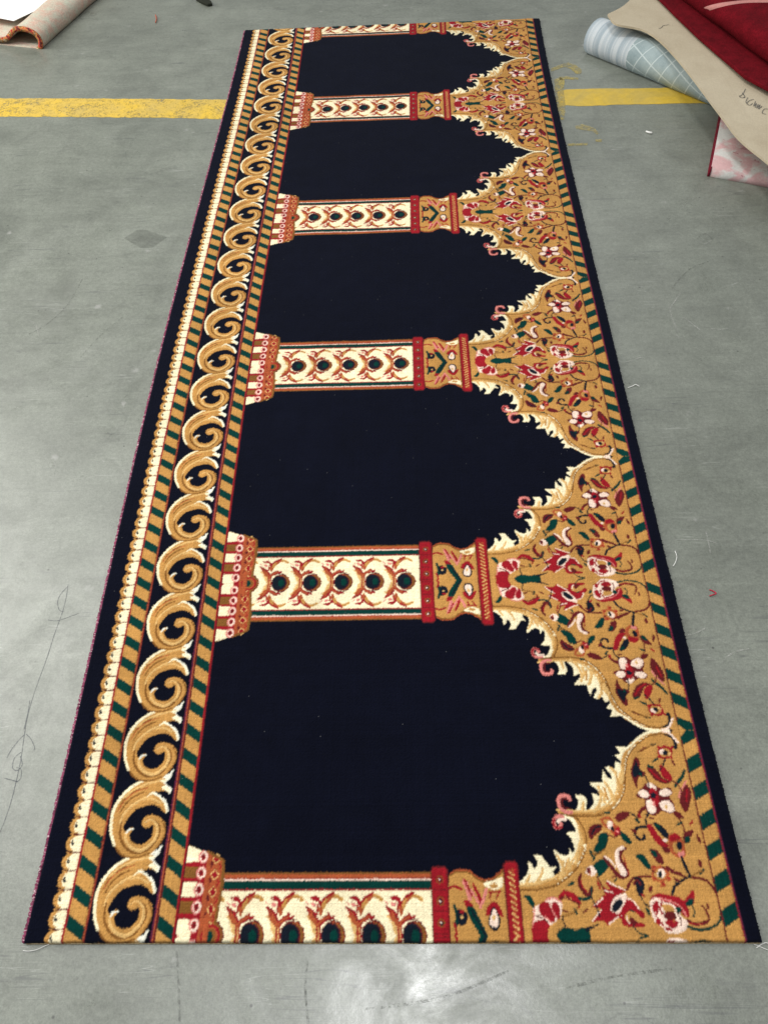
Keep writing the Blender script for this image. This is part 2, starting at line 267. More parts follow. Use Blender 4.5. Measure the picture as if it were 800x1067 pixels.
pr;9615,753 9637,748 9677,725 9724,701 9789,675 9862,647 9906,622 9896,603 9858,588 9838,571 9855,552 9890,533 9925,516 9956,507 9988,500 10016,486 10037,457 10054,420 10074,384 10102,354 10134,324 10152,297 10152,268 10139,241 10119,231 10091,250 10056,286 10021,314 9989,328 9958,336 9928,334 9895,323 9862,304 9840,281 9832,255 9835,225 9854,202 9897,191 9957,187 10013,182 10065,173 10113,163 10141,152 10142,137 10124,120 10094,108 10050,104 9995,105 9941,108 9887,112 9833,118 9792,133 9776,166 9772,207 9760,235 9730,239 9692,229 9654,215 9616,202 9577,185 9549,166 9539,141 9540,115 9538,104 9531,122 9521,156 9504,183 9475,194 9439,198 9401,199 9354,193 9305,183 9283,186 9306,216 9355,260 9399,299 9433,326 9462,347 9468,366 9431,377 9372,385 9338,399 9352,426 9391,459 9431,487 9466,506 9501,521 9528,538 9544,559 9552,583 9550,606 9532,628 9504,650 9483,675 9472,714 9466,758 9471,779 9488,763 9514,725 9545,692 9585,671 9629,655 9656,654 9648,682 9623,726
sw1.9,1.9;9636,758 9658,748 9691,733 9727,717 9764,700 9802,683 9844,665 9882,648 9909,636
sw1.9,1.9;9538,654 9551,647 9568,636 9589,624 9610,615 9634,608 9662,603 9687,600 9705,597
sw1.8,1.8;9372,428 9385,435 9405,445 9426,457 9447,470 9469,487 9492,507 9513,525 9528,538
sw1.8,1.8;9294,195 9308,208 9328,226 9351,248 9374,269 9399,292 9427,317 9453,340 9470,356
sw1.8,1.8;9567,161 9582,171 9604,185 9629,202 9655,219 9685,238 9720,259 9752,279 9775,293
sw1.8,1.8;9934,511 9949,507 9970,501 9994,492 10015,477 10034,452 10052,420 10069,389 10080,368
sw1.8,1.8;9868,276 9865,266 9860,251 9857,234 9857,218 9864,203 9875,186 9886,171 9894,161
pw;9711,520 9751,542 9797,559 9838,571 9868,583 9892,590 9909,588 9920,574 9923,549 9916,520 9892,483 9857,441 9825,402 9800,365 9777,331 9749,310 9707,307 9661,318 9628,335 9618,358 9622,388 9633,419 9652,453 9678,490
pd;9791,384 9738,342 9685,321 9647,326 9634,355 9650,402 9689,454 9743,496 9796,518 9834,513 9847,483 9831,435
pG;9902,301 9927,311 9965,314 10000,309 10032,294 10061,272 10075,251 10067,231 10045,212 10017,202 9983,203 9945,212 9916,227 9901,250 9895,279
pm;9912,251 9933,251 9961,241 9984,226 9999,209 10010,187 10010,169 9995,153 9969,140 9946,136 9928,146 9912,165 9902,185 9899,209 9902,235
sG1.9,1.9;9501,779 9504,761 9509,734 9515,704 9522,675 9532,647 9544,617 9555,590 9563,572
pr;10302,502 10333,547 10376,571 10427,583 10486,583 10551,570 10616,555 10682,544 10747,530 10800,509 10835,477 10857,439 10871,399 10878,358 10877,316 10871,283 10860,258 10843,243 10823,241 10807,273 10787,319 10739,333 10637,277 10509,189 10405,135 10347,140 10313,178 10293,234 10283,317 10286,420
pw;10291,493 10326,514 10373,520 10413,519 10437,509 10455,493 10482,476 10527,462 10581,448 10627,434 10659,420 10683,406 10702,383 10716,341 10724,291 10738,250 10767,229 10801,217 10822,200 10823,170 10811,134 10789,102 10755,77 10710,56 10660,40 10599,31 10533,28 10478,34 10442,56 10418,89 10392,119 10360,139 10328,157 10301,185 10283,228 10272,280 10266,334 10266,391 10273,450
pr;10324,448 10351,469 10384,482 10409,481 10417,464 10416,433 10410,400 10401,362 10386,322 10368,297 10344,295 10316,308 10298,330 10298,366 10307,412
pr;10522,569 10569,567 10633,552 10689,535 10731,522 10766,508 10795,487 10817,457 10833,421 10843,383 10848,339 10846,293 10837,263 10819,256 10793,265 10769,283 10751,311 10733,349 10712,383 10686,410 10655,434 10622,454 10580,466 10534,474 10504,488 10494,516 10500,549
pG;10472,434 10515,438 10576,431 10623,417 10649,392 10662,359 10658,333 10628,316 10580,305 10539,303 10511,315 10490,335 10475,358 10463,385 10459,415
pm;10461,300 10504,321 10571,334 10623,333 10649,307 10661,267 10654,233 10617,213 10562,199 10516,201 10484,226 10461,267
pr;10468,201 10524,211 10604,211 10659,200 10670,172 10657,134 10632,107 10591,100 10538,103 10496,115 10471,141 10457,176
pr;10328,234 10350,223 10381,194 10397,168 10385,149 10359,133 10338,132 10328,162 10323,207
po;10642,200 10636,189 10624,181 10610,178 10597,181 10590,189 10589,201 10595,212 10607,221 10621,224 10634,220 10641,212
sr2.9,2.9;10339,267 10346,256 10356,240 10368,221 10382,201 10395,177 10410,149 10427,123 10446,103 10470,91 10499,84 10526,81 10545,78
sr2.6,2.6;10483,485 10470,462 10449,430 10430,395 10418,367 10419,345 10426,326 10436,311 10442,300
sm1.8,1.8;10681,333 10688,315 10698,289 10709,260 10715,233 10717,206 10715,178 10712,152 10711,135
sp1.8,1.8;10413,519 10447,514 10497,507 10551,497 10600,484 10643,468 10685,448 10723,425 10755,400 10779,366 10797,327 10810,291 10819,266
sd4.5,3.7;10670,577 10681,599 10697,631 10719,666 10747,697 10786,725 10835,752 10885,776 10928,796 10964,808 10997,816 11024,820 11043,823
sm4.1,4.1;11040,813 11070,810 11113,807 11160,801 11202,791 11238,776 11273,757 11304,736 11329,713 11346,686 11358,656 11365,629 11370,610
sm2.6,2.6;11370,610 11375,585 11381,549 11387,508 11390,465 11389,418 11384,364 11379,315 11375,282
se3.6,3.6;11375,282 11366,260 11352,228 11334,195 11310,167 11279,145 11242,126 11201,111 11159,98 11112,89 11062,84 11011,81 10964,82 10920,88 10876,99 10838,111 10812,118
sm2.5,5.4,4.7;11114,407 11124,391 11138,367 11152,341 11162,315 11168,290 11172,263 11173,237 11167,216 11153,199 11134,186 11110,175 11081,167 11046,160 11004,155 10962,152 10925,154 10895,163 10869,176 10847,190 10832,200
sr2.2,2.2;10850,159 11040,154
pr;10801,433 10824,461 10863,498 10903,534 10944,576 10986,617 11016,636 11030,618 11031,577 11024,534 11008,492 10984,448 10956,416 10922,404 10885,404 10853,408 10827,411 10805,418
pe;10857,463 10885,484 10925,506 10958,517 10979,514 10993,501 10996,483 10982,458 10957,428 10931,408 10904,402 10878,405 10858,413 10849,426 10847,445
sd4.3,4.3;10930,1156 10936,1122 10946,1074 10957,1022 10969,976 10983,933 10999,892 11014,855 11025,830
sm3.5,3.5;10591,977 10616,963 10650,942 10691,919 10733,898 10783,879 10839,859 10890,842 10926,830
pm;9442,1481 9444,1523 9454,1574 9473,1617 9504,1645 9544,1665 9586,1675 9633,1677 9682,1671 9710,1655 9705,1626 9679,1588 9648,1553 9613,1525 9572,1500 9537,1476 9513,1451 9495,1428 9479,1419 9462,1428 9448,1450
sd3.2,3.2;9509,1519 9521,1538 9537,1567 9557,1595 9576,1616 9598,1627 9623,1632 9646,1634 9662,1636
po;9693,1764 9737,1788 9802,1804 9855,1803 9880,1776 9892,1733 9909,1693 9940,1666 9975,1642 9998,1614 10000,1573 9989,1528 9972,1493 9945,1475 9911,1468 9880,1474 9858,1501 9839,1540 9816,1576 9786,1600 9752,1620 9725,1645 9703,1684 9687,1728
pG;9731,1744 9757,1756 9801,1759 9836,1753 9855,1731 9865,1699 9864,1674 9846,1659 9816,1651 9789,1655 9762,1679 9738,1716
pw;9811,1723 9837,1730 9870,1721 9890,1703 9886,1669 9869,1625 9850,1595 9830,1589 9807,1597 9792,1615 9790,1649 9797,1694
pd;9895,1604 9896,1581 9889,1562 9876,1551 9860,1552 9847,1565 9838,1586 9837,1609 9845,1629 9858,1639 9873,1638 9887,1625
pr;9924,1605 9952,1622 9984,1625 10004,1614 10002,1578 9988,1527 9969,1490 9940,1472 9906,1468 9885,1478 9887,1514 9903,1566
pp;9969,1546 9964,1536 9954,1529 9941,1527 9929,1529 9921,1536 9920,1546 9925,1556 9935,1563 9948,1565 9960,1563 9967,1556
pm;9933,1772 9951,1800 9988,1829 10030,1851 10079,1865 10133,1873 10175,1874 10202,1871 10217,1863 10216,1846 10193,1816 10154,1778 10115,1747 10077,1726 10038,1712 10004,1708 9971,1722 9943,1746
pe;9619,1499 9666,1524 9726,1540 9768,1537 9781,1506 9775,1455 9760,1402 9735,1346 9701,1287 9658,1244 9593,1221 9519,1213 9477,1225 9492,1266 9539,1327 9579,1383 9593,1428 9600,1468
pe;9994,1559 10019,1555 10055,1530 10089,1497 10123,1451 10155,1397 10168,1357 10152,1341 10117,1339 10081,1348 10050,1369 10018,1400 9996,1435 9985,1481 9984,1530
pg;9688,1547 9683,1538 9673,1531 9660,1528 9648,1531 9641,1538 9639,1548 9644,1557 9654,1564 9667,1567 9679,1564 9686,1557
pm;10383,2153 10404,2183 10440,2218 10482,2255 10528,2299 10580,2344 10632,2368 10686,2358 10741,2327 10786,2298 10812,2279 10827,2262 10851,2252 10896,2258 10950,2271 10992,2272 11015,2252 11026,2220 11026,2189 11006,2163 10974,2137 10956,2108 10965,2074 10988,2036 11004,1996 11011,1946 11013,1894 11000,1855 10967,1838 10921,1834 10876,1836 10840,1849 10806,1869 10771,1877 10737,1859 10702,1830 10664,1812 10616,1811 10565,1820 10525,1838 10505,1868 10497,1908 10495,1949 10504,1992 10518,2036 10520,2070 10494,2086 10454,2093 10421,2101 10399,2115 10383,2131
pw;10418,2194 10441,2217 10483,2236 10523,2244 10556,2236 10587,2215 10607,2192 10612,2166 10607,2136 10591,2114 10561,2103 10521,2100 10485,2107 10453,2130 10426,2164
pw;10605,2341 10626,2357 10661,2365 10694,2361 10721,2339 10746,2305 10760,2274 10759,2249 10746,2227 10727,2216 10700,2220 10668,2234 10640,2254 10620,2282 10606,2315
pw;10798,2201 10825,2226 10865,2250 10905,2262 10944,2255 10982,2236 11004,2214 11007,2188 10994,2160 10969,2138 10921,2127 10860,2124 10814,2129 10794,2148 10789,2175
pw;10755,1997 10787,2025 10836,2048 10882,2057 10921,2045 10956,2018 10981,1986 10995,1945 10999,1899 10990,1865 10962,1851 10920,1849 10880,1854 10846,1865 10814,1884 10788,1907 10767,1935 10752,1968
pw;10531,2025 10552,2057 10584,2074 10613,2069 10640,2034 10664,1977 10678,1927 10680,1892 10672,1863 10655,1843 10621,1831 10579,1828 10547,1844 10531,1896 10526,1968
pr;10655,2274 10681,2280 10711,2270 10735,2253 10748,2232 10755,2203 10760,2171 10766,2132 10770,2089 10766,2048 10747,2005 10719,1965 10693,1947 10670,1966 10648,2008 10630,2049 10618,2082 10610,2116 10609,2151 10618,2196 10635,2243
pd;10735,2140 10722,2114 10698,2094 10669,2087 10644,2095 10628,2114 10626,2141 10639,2167 10662,2187 10691,2194 10717,2186 10733,2167
pg;10886,1944 10885,1924 10878,1908 10867,1899 10853,1900 10842,1910 10835,1928 10836,1948 10843,1965 10855,1974 10868,1973 10879,1962
pp;10684,2008 10677,1988 10667,1973 10655,1968 10646,1973 10641,1988 10643,2008 10650,2029 10660,2043 10672,2049 10681,2043 10686,2028
pm;10653,2636 10688,2654 10753,2645 10810,2620 10845,2574 10873,2513 10905,2460 10956,2424 11012,2396 11039,2375 11021,2360 10975,2351 10924,2351 10874,2360 10819,2379 10768,2415 10717,2486 10670,2574
pr;10911,2689 10936,2680 10969,2647 11000,2608 11032,2560 11062,2505 11079,2459 11077,2426 11062,2402 11039,2392 11004,2402 10961,2426 10925,2456 10904,2489 10891,2527 10885,2566 10886,2614 10895,2663
sr3.4,3.4;10719,2589 10736,2565 10761,2530 10790,2493 10820,2461 10854,2435 10892,2411 10927,2390 10951,2376
pm;11300,2332 11331,2311 11350,2251 11355,2187 11342,2127 11316,2062 11286,2000 11253,1932 11217,1867 11186,1834 11159,1855 11136,1908 11122,1965 11116,2015 11119,2069 11138,2127 11185,2205 11248,2288
sp2.5,2.5;11314,2394 11285,2359 11243,2308 11200,2253 11167,2209 11148,2175 11136,2146 11128,2123 11123,2107
sr2.9,2.9;11287,2228 11234,2045
se3.8,7.2,4.7;11323,2573 11310,2553 11293,2526 11271,2493 11244,2458 11207,2416 11162,2367 11120,2323 11091,2292
pm;10955,1866 10981,1872 11025,1864 11065,1849 11097,1821 11125,1786 11132,1761 11104,1751 11056,1751 11015,1762 10984,1793 10960,1836
sm6.2,4.9;10481,1929 10465,1919 10441,1904 10417,1887 10397,1869 10382,1848 10370,1824 10360,1801 10353,1786
sr3.3,3.3;10368,1829 10381,1789
sd4.8,4.8;10442,1627 10413,1626 10371,1624 10328,1619 10294,1608 10271,1591 10254,1567 10243,1541 10239,1515 10245,1488 10260,1458 10279,1431 10297,1414 10318,1410 10341,1414 10363,1423 10378,1433 10385,1445 10386,1460 10384,1475 10383,1485
pr;10467,1651 10487,1669 10521,1672 10551,1660 10571,1627 10587,1579 10606,1533 10630,1492 10657,1453 10684,1416 10717,1381 10750,1347 10768,1320 10764,1298 10743,1282 10715,1277 10676,1285 10628,1304 10586,1336 10552,1387 10523,1450 10500,1510 10480,1564 10467,1615
pd;10575,1679 10607,1688 10662,1679 10714,1653 10757,1600 10796,1530 10822,1473 10828,1442 10820,1423 10805,1416 10783,1419 10752,1434 10722,1455 10695,1482 10667,1515 10641,1552 10611,1598 10582,1647
pw;10768,1400 10760,1387 10744,1377 10725,1374 10708,1378 10697,1387 10695,1401 10702,1414 10718,1424 10737,1428 10754,1424 10766,1414
pe;10584,1670 10610,1670 10652,1662 10682,1649 10691,1630 10688,1606 10680,1591 10664,1590 10642,1598 10623,1611 10603,1630 10586,1654
po;10810,1483 10845,1507 10889,1518 10929,1515 10963,1499 10993,1469 11015,1430 11030,1378 11037,1316 11038,1260 11035,1213 11026,1172 11007,1142 10972,1124 10927,1117 10882,1123 10838,1146 10794,1181 10763,1219 10753,1256 10756,1296 10764,1339 10774,1389 10788,1442
pG;10839,1339 10866,1360 10905,1371 10936,1367 10956,1340 10968,1299 10973,1261 10972,1229 10963,1200 10946,1184 10914,1186 10874,1200 10844,1223 10832,1259 10830,1303
pr;10818,1473 10848,1493 10890,1507 10927,1508 10961,1490 10991,1460 11002,1434 10982,1418 10942,1406 10902,1396 10866,1384 10831,1374 10807,1377 10799,1403 10803,1442
pd;10997,1315 10983,1278 10959,1251 10933,1242 10911,1252 10899,1278 10901,1315 10915,1352 10939,1378 10965,1388 10987,1378 10999,1351
pp;10898,1194 10929,1209 10973,1221 11005,1222 11014,1205 11011,1177 11000,1155 10975,1143 10941,1135 10915,1137 10900,1151 10892,1174
pm;11066,1511 11125,1546 11201,1572 11249,1578 11246,1548 11215,1498 11183,1452 11157,1419 11130,1391 11103,1372 11076,1361 11050,1359 11035,1372 11032,1411 11041,1465
pe;11075,1443 11104,1461 11140,1473 11163,1472 11164,1444 11153,1403 11136,1372 11110,1360 11078,1359 11058,1366 11054,1388 11061,1418
sd3.9,3.9;10945,1136 10950,1118 10957,1091 10964,1061 10972,1032 10981,1002 10990,969 11000,940 11006,919
pm;10501,2816 10529,2815 10549,2780 10560,2740 10554,2698 10538,2651 10535,2611 10560,2585 10596,2566 10621,2547 10622,2522 10612,2497 10594,2480 10568,2479 10535,2485 10505,2480 10482,2455 10463,2418 10448,2380 10438,2334 10433,2287 10426,2266 10411,2284 10393,2327 10380,2381 10370,2443 10364,2517 10373,2591 10408,2676 10458,2763
pd;10491,2740 10504,2731 10509,2695 10518,2654 10541,2611 10569,2563 10578,2526 10555,2509 10515,2502 10476,2495 10445,2479 10416,2463 10396,2464 10387,2494 10388,2541 10398,2591 10425,2648 10462,2707
pr;11187,2897 11154,2834 11093,2788 11018,2772 10951,2790 10908,2836 10902,2899 10935,2962 10997,3008 11072,3025 11140,3007 11182,2960
pG;11143,2893 11121,2852 11078,2822 11026,2811 10979,2823 10949,2853 10945,2894 10967,2936 11009,2966 11061,2976 11109,2965 11139,2934
pw;11056,2909 11043,2885 11019,2868 10990,2861 10963,2868 10946,2886 10944,2910 10956,2934 10980,2951 11010,2957 11037,2951 11053,2933
pd;11097,2891 11085,2865 11064,2846 11039,2839 11017,2846 11003,2866 11002,2892 11014,2918 11036,2937 11061,2944 11083,2936 11097,2917
pg;11150,2864 11143,2849 11129,2838 11113,2834 11099,2838 11090,2850 11090,2865 11097,2880 11110,2891 11126,2895 11140,2891 11149,2880
pr;10973,2997 10966,2984 10953,2974 10937,2971 10922,2975 10913,2984 10912,2998 10919,3011 10932,3020 10948,3024 10962,3020 10971,3010
pr;11219,2984 11212,2971 11199,2961 11183,2958 11169,2961 11160,2971 11159,2984 11165,2997 11179,3007 11195,3010 11209,3007 11218,2997
pr;11168,2799 11161,2786 11148,2777 11132,2774 11118,2777 11109,2787 11108,2800 11115,2813 11128,2822 11144,2825 11158,2822 11167,2812
pr;10955,2812 10949,2799 10936,2790 10920,2786 10906,2790 10897,2799 10895,2812 10902,2825 10915,2835 10931,2838 10945,2834 10954,2825
sd3.1,6.6;11121,3229 11142,3219 11173,3206 11204,3189 11229,3167 11245,3137 11257,3100 11265,3063 11269,3034 11267,3014 11258,3000 11249,2991 11243,2984
sm2.2,2.2;9487,818 9496,802 9507,780 9520,754 9531,727 9542,696 9553,661 9563,629 9569,606
sd2.2,2.2;10144,536 10153,516 10167,487 10183,458 10200,435 10221,421 10244,411 10266,405 10281,401
sd2.9,2.9;10548,1848 10531,1830 10507,1805 10482,1776 10466,1749 10460,1722 10461,1694 10465,1668 10467,1651
sm2.4,2.4;10992,1845 11007,1817 11030,1777 11052,1731 11070,1686 11079,1639 11085,1588 11088,1542 11091,1511
sd2.5,2.5;10217,1850 10235,1840 10261,1826 10288,1809 10309,1790 10320,1765 10325,1736 10328,1709 10331,1691
sm2.4,2.4;9772,1498 9791,1489 9818,1475 9848,1463 9878,1459 9908,1468 9940,1485 9970,1504 9990,1517
sd2.5,2.5;10604,2494 10610,2473 10619,2443 10628,2409 10634,2379 10636,2349 10636,2319 10635,2293 10634,2275
sm2.5,2.5;11061,2396 11079,2386 11104,2372 11131,2355 11152,2333 11166,2303 11176,2267 11183,2232 11188,2209
sm2.3,2.3;10393,931 10457,903
sd2.2,2.2;9332,538 9344,514 9362,479 9381,440 9397,403 9409,366 9419,327 9426,293 9432,269
sd2.6,2.6;11026,2779 11011,2754 10989,2719 10966,2681 10945,2651 10928,2629 10912,2611 10899,2597 10889,2587
se2.8,2.8;9598,1248 9579,1230 9553,1205 9525,1177 9501,1152 9484,1130 9469,1108 9457,1090 9449,1076
se2.5,2.5;10950,408 10955,394 10962,374 10968,352 10970,332 10964,314 10953,294 10942,278 10934,266
se2.8,2.8;9943,120 9956,104 9975,81 9997,57 10022,38 10053,26 10090,17 10125,10 10148,5
pm;10659,1301 10694,1298 10741,1282 10772,1262 10772,1235 10756,1203 10736,1185 10712,1188 10684,1204 10663,1224 10653,1251 10649,1282
pm;11274,1510 11292,1491 11316,1451 11332,1413 11332,1380 11324,1350 11313,1336 11299,1350 11283,1381 11271,1413 11266,1451 11267,1491
pm;10189,1593 10211,1594 10243,1586 10267,1573 10275,1554 10274,1530 10266,1515 10247,1513 10221,1519 10201,1531 10190,1551 10184,1577
pm;10338,716 10352,706 10362,681 10365,655 10355,629 10337,601 10320,587 10305,594 10291,615 10286,638 10298,667 10320,699
pm;11218,1107 11235,1100 11254,1077 11265,1050 11260,1016 11246,977 11232,956 11218,962 11204,985 11196,1012 11198,1046 11207,1085
pe;10697,400 10720,397 10749,384 10766,366 10763,343 10748,316 10731,300 10710,302 10686,316 10671,333 10672,356 10682,384
pe;9461,1130 9447,1134 9433,1153 9422,1183 9419,1215 9423,1240 9433,1252 9447,1248 9461,1229 9471,1199 9475,1167 9471,1142
pm;10016,1256 10012,1243 9994,1226 9966,1209 9936,1197 9912,1193 9901,1198 9905,1211 9923,1228 9951,1245 9980,1257 10004,1261
pe;9882,1842 9870,1833 9846,1829 9815,1831 9786,1840 9767,1851 9763,1863 9775,1873 9799,1876 9830,1874 9859,1866 9878,1854
pe;9101,753 9096,740 9075,724 9044,709 9010,700 8984,698 8972,704 8977,717 8998,733 9029,748 9062,758 9089,760
pm;8933,319 8921,313 8898,313 8871,320 8846,331 8830,343 8828,354 8840,360 8862,360 8890,354 8915,343 8930,330
pe;9069,286 9056,289 9043,305 9033,330 9029,356 9032,377 9042,387 9055,383 9068,367 9077,343 9081,317 9078,296
pm;9257,366 9256,356 9243,340 9221,323 9197,310 9176,304 9164,306 9165,316 9178,332 9200,349 9225,362 9246,368
pe;10242,282 10227,284 10209,299 10194,323 10185,351 10185,374 10194,386 10209,384 10227,369 10242,345 10251,317 10250,294
pm;9823,848 9818,837 9799,825 9772,814 9744,808 9722,808 9713,814 9718,825 9737,837 9764,848 9792,855 9814,855
pe;9811,818 9814,808 9807,791 9793,770 9774,752 9757,741 9745,739 9742,749 9749,766 9764,787 9782,805 9799,817
pe;10358,1692 10344,1689 10323,1697 10300,1714 10283,1735 10274,1755 10278,1769 10292,1772 10313,1764 10335,1747 10353,1725 10361,1705
pe;11088,1698 11083,1684 11062,1666 11032,1647 10999,1635 10973,1630 10960,1636 10965,1650 10986,1668 11017,1687 11050,1700 11076,1704
pm;10624,1759 10613,1751 10592,1748 10566,1750 10541,1757 10525,1767 10522,1778 10532,1786 10554,1789 10580,1787 10605,1780 10621,1769
pm;10830,749 10817,744 10795,748 10770,759 10750,774 10739,790 10740,801 10753,806 10775,802 10799,791 10820,776 10831,761
pe;11284,948 11284,934 11269,911 11244,885 11214,863 11189,851 11174,852 11174,865 11188,888 11214,915 11243,937 11269,949
pm;11196,353 11187,357 11180,373 11179,396 11183,419 11191,437 11201,445 11211,440 11217,424 11219,402 11215,378 11206,360
pe;10904,2798 10900,2782 10880,2761 10849,2738 10816,2722 10788,2715 10775,2720 10778,2735 10798,2757 10829,2779 10863,2796 10890,2803
pm;11170,2661 11157,2663 11142,2678 11130,2702 11124,2730 11125,2753 11133,2765 11146,2764 11160,2748 11172,2724 11179,2696 11178,2673
pe;10787,2630 10774,2622 10749,2623 10719,2631 10693,2645 10677,2661 10676,2675 10689,2683 10714,2682 10744,2674 10770,2660 10786,2644
pm;10723,2993 10720,2979 10701,2958 10672,2937 10641,2921 10615,2914 10602,2919 10605,2934 10624,2954 10653,2976 10685,2992 10710,2998
pe;10920,3059 10912,3045 10888,3031 10855,3019 10822,3014 10797,3016 10787,3026 10795,3039 10819,3054 10852,3065 10886,3070 10911,3068
pe;10559,2463 10546,2463 10530,2473 10514,2493 10502,2516 10499,2536 10504,2548 10517,2548 10533,2537 10549,2518 10560,2495 10564,2475
pe;10008,321 9998,316 9980,316 9958,321 9939,330 9927,340 9926,348 9935,353 9953,353 9975,348 9994,339 10006,329
pr;10217,527 10206,525 10190,530 10173,542 10160,557 10153,570 10156,580 10166,582 10182,576 10199,564 10213,550 10219,536
pr;11273,1733 11276,1722 11267,1701 11249,1675 11227,1653 11207,1639 11194,1638 11191,1649 11200,1670 11218,1695 11240,1718 11260,1732
sb1.8,1.8;8851,270 8874,276 8907,284 8942,294 8972,303 8996,310 9016,315 9035,323 9055,336 9080,359 9107,389 9132,417 9149,437
sb2,2;9447,1191 9469,1189 9500,1186 9535,1185 9568,1190 9600,1206 9632,1229 9662,1251 9682,1267
sb2.2,2.2;10568,2913 10583,2918 10605,2924 10631,2933 10661,2945 10695,2962 10735,2984 10774,3005 10806,3021 10830,3030 10850,3036 10865,3039 10875,3042
sb1.9,1.9;11033,823 11053,834 11083,850 11116,868 11145,882 11173,891 11200,899 11224,905 11241,909
pG;11385,-300 11675,-300 11675,3400 11385,3400
pe;11385,96 11385,331 11675,486 11675,251
pe;11385,578 11385,813 11675,968 11675,733
pe;11385,1060 11385,1295 11675,1450 11675,1215
pe;11385,1549 11385,1784 11675,1939 11675,1704
pe;11385,2038 11385,2273 11675,2428 11675,2193
pe;11385,2521 11385,2756 11675,2911 11675,2676
pe;11385,3024 11385,3184 11510,3314 11675,3314 11675,3164
sm3.2,3.2;11385,-300 11385,3104
sv3.4,3.4;11675,-300 11675,3304
sr1.7,1.7;11667,-300 11667,3304
sw4,3.5;11187,3280 11254,3183 11321,3071
sw5,4.5;11088,3294 11191,3275
pb;3000,694 6740,694 6740,912 3000,912
po;3000,694 6740,694 6740,885 3000,885
pr;3000,694 6740,694 6740,822 3000,822
pw;3000,694 6740,694 6740,808 3000,808
pe;3000,624 6740,624 6740,780 3000,780
pr;3000,624 6740,624 6740,669 3000,669
pc;3000,-69 6740,-69 6740,642 3000,642
pg;2638,285 2656,293 2692,294 2727,285 2759,267 2791,241 2814,201 2829,134 2836,54 2833,2 2816,-4 2789,17 2764,52 2743,102 2724,165 2704,218 2677,250 2648,271
pg;2903,437 2920,475 2944,510 2975,540 3016,567 3064,588 3112,595 3163,579 3214,549 3248,522 3252,504 3239,490 3220,485 3197,494 3169,511 3137,523 3102,524 3064,519 3028,502 2995,468 2963,423 2938,383 2919,348 2906,318 2898,310 2894,338 2895,389
pG;3032,583 3055,590 3096,589 3133,583 3163,570 3189,551 3196,536 3174,527 3133,521 3097,523 3067,540 3040,565
pr;2693,541 2724,552 2771,561 2812,561 2838,542 2857,512 2878,497 2901,509 2925,535 2953,561 2992,585 3035,609 3069,623 3092,624 3105,616 3101,601 3069,578 3019,549 2977,520 2949,492 2928,464 2913,437 2906,409 2904,383 2899,369 2886,377 2870,398 2854,420 2843,443 2832,466 2815,486 2783,496 2745,503 2716,510 2697,520 2687,531
pr;2620,421 2639,420 2673,407 2707,390 2737,375 2766,357 2792,336 2813,309 2830,279 2844,251 2857,225 2867,201 2870,181 2864,161 2851,146 2833,147 2811,177 2783,224 2755,265 2725,290 2695,310 2669,332 2645,365 2625,399
sm1.5,1.5;2687,387 2823,218
pp;2719,472 2741,473 2770,466 2791,455 2797,438 2795,417 2786,404 2767,403 2743,410 2724,421 2716,438 2713,459
pm;3308,11 3289,-93 3222,-171 3125,-199 3024,-171 2944,-93 2909,12 2926,114 2994,190 3092,217 3195,189 3274,114
po;3289,11 3273,-83 3216,-153 3135,-179 3049,-153 2982,-82 2952,12 2966,104 3023,172 3106,197 3193,172 3259,104
pb;3281,11 3267,-76 3216,-141 3143,-165 3067,-141 3007,-76 2979,12 2992,98 3042,161 3117,184 3194,160 3254,97
pm;3238,12 3222,-79 3165,-147 3084,-172 2998,-147 2931,-79 2901,12 2915,101 2972,166 3055,190 3142,166 3209,101
pd;3216,12 3202,-72 3152,-135 3079,-158 3002,-135 2942,-72 2914,12 2927,94 2978,155 3052,177 3130,155 3190,94
pe;3175,18 3169,-18 3148,-45 3118,-55 3086,-45 3061,-18 3049,18 3055,54 3075,81 3106,91 3138,81 3163,54
pr;2979,242 2977,251 2999,259 3027,268 3058,281 3094,294 3118,298 3118,283 3106,258 3103,237 3125,226 3155,219 3160,217 3109,222 3031,232
sm1.8,1.8;2982,214 3003,218 3033,225 3067,230 3099,231 3130,222 3163,208 3191,193 3211,184
po;2811,455 2823,448 2849,417 2876,403 2899,430 2924,474 2957,514 3009,547 3068,574 3102,583 3092,563 3055,524 3019,489 2989,465 2958,445 2935,420 2924,386 2920,348 2913,318 2900,295 2884,278 2866,285 2844,334 2821,407
po;2670,319 2683,322 2711,308 2741,285 2772,251 2806,207 2831,167 2847,132 2854,101 2855,84 2846,91 2830,111 2811,134 2788,153 2761,174 2735,201 2708,242 2681,289
sr2.6,2.6;2824,319 2823,338 2821,365 2821,395 2824,420 2833,442 2847,461 2860,477 2869,489
pG;3092,588 3123,580 3175,558 3216,536 3237,517 3247,498 3244,488 3223,489 3189,499 3158,514 3127,540 3099,571
sr7.7,7.7;2878,-82 2872,-42 2864,13 2857,71 2856,118 2860,147 2869,167 2882,183 2900,201 2926,222 2959,244 2990,263 3012,276
so3.6,3.6;2874,-82 2868,-42 2860,13 2853,71 2852,118 2857,148 2867,171 2881,189 2899,207 2925,228 2959,247 2990,264 3012,276
sg1.5,1.5;2878,-82 2860,109
so1.5,3.7;2689,370 2707,348 2733,317 2761,282 2784,251 2803,222 2820,194 2835,168 2845,151
pG;2888,420 2892,443 2904,467 2919,489 2938,509 2961,527 2976,532 2977,515 2970,485 2962,454 2952,421 2941,388 2929,369 2913,376 2897,397
sp1.5,1.5;2617,489 2683,438
pg;3302,285 3320,293 3356,294 3391,285 3423,267 3455,241 3478,201 3493,134 3500,54 3497,2 3480,-4 3453,17 3428,52 3407,102 3388,165 3368,218 3341,250 3312,271
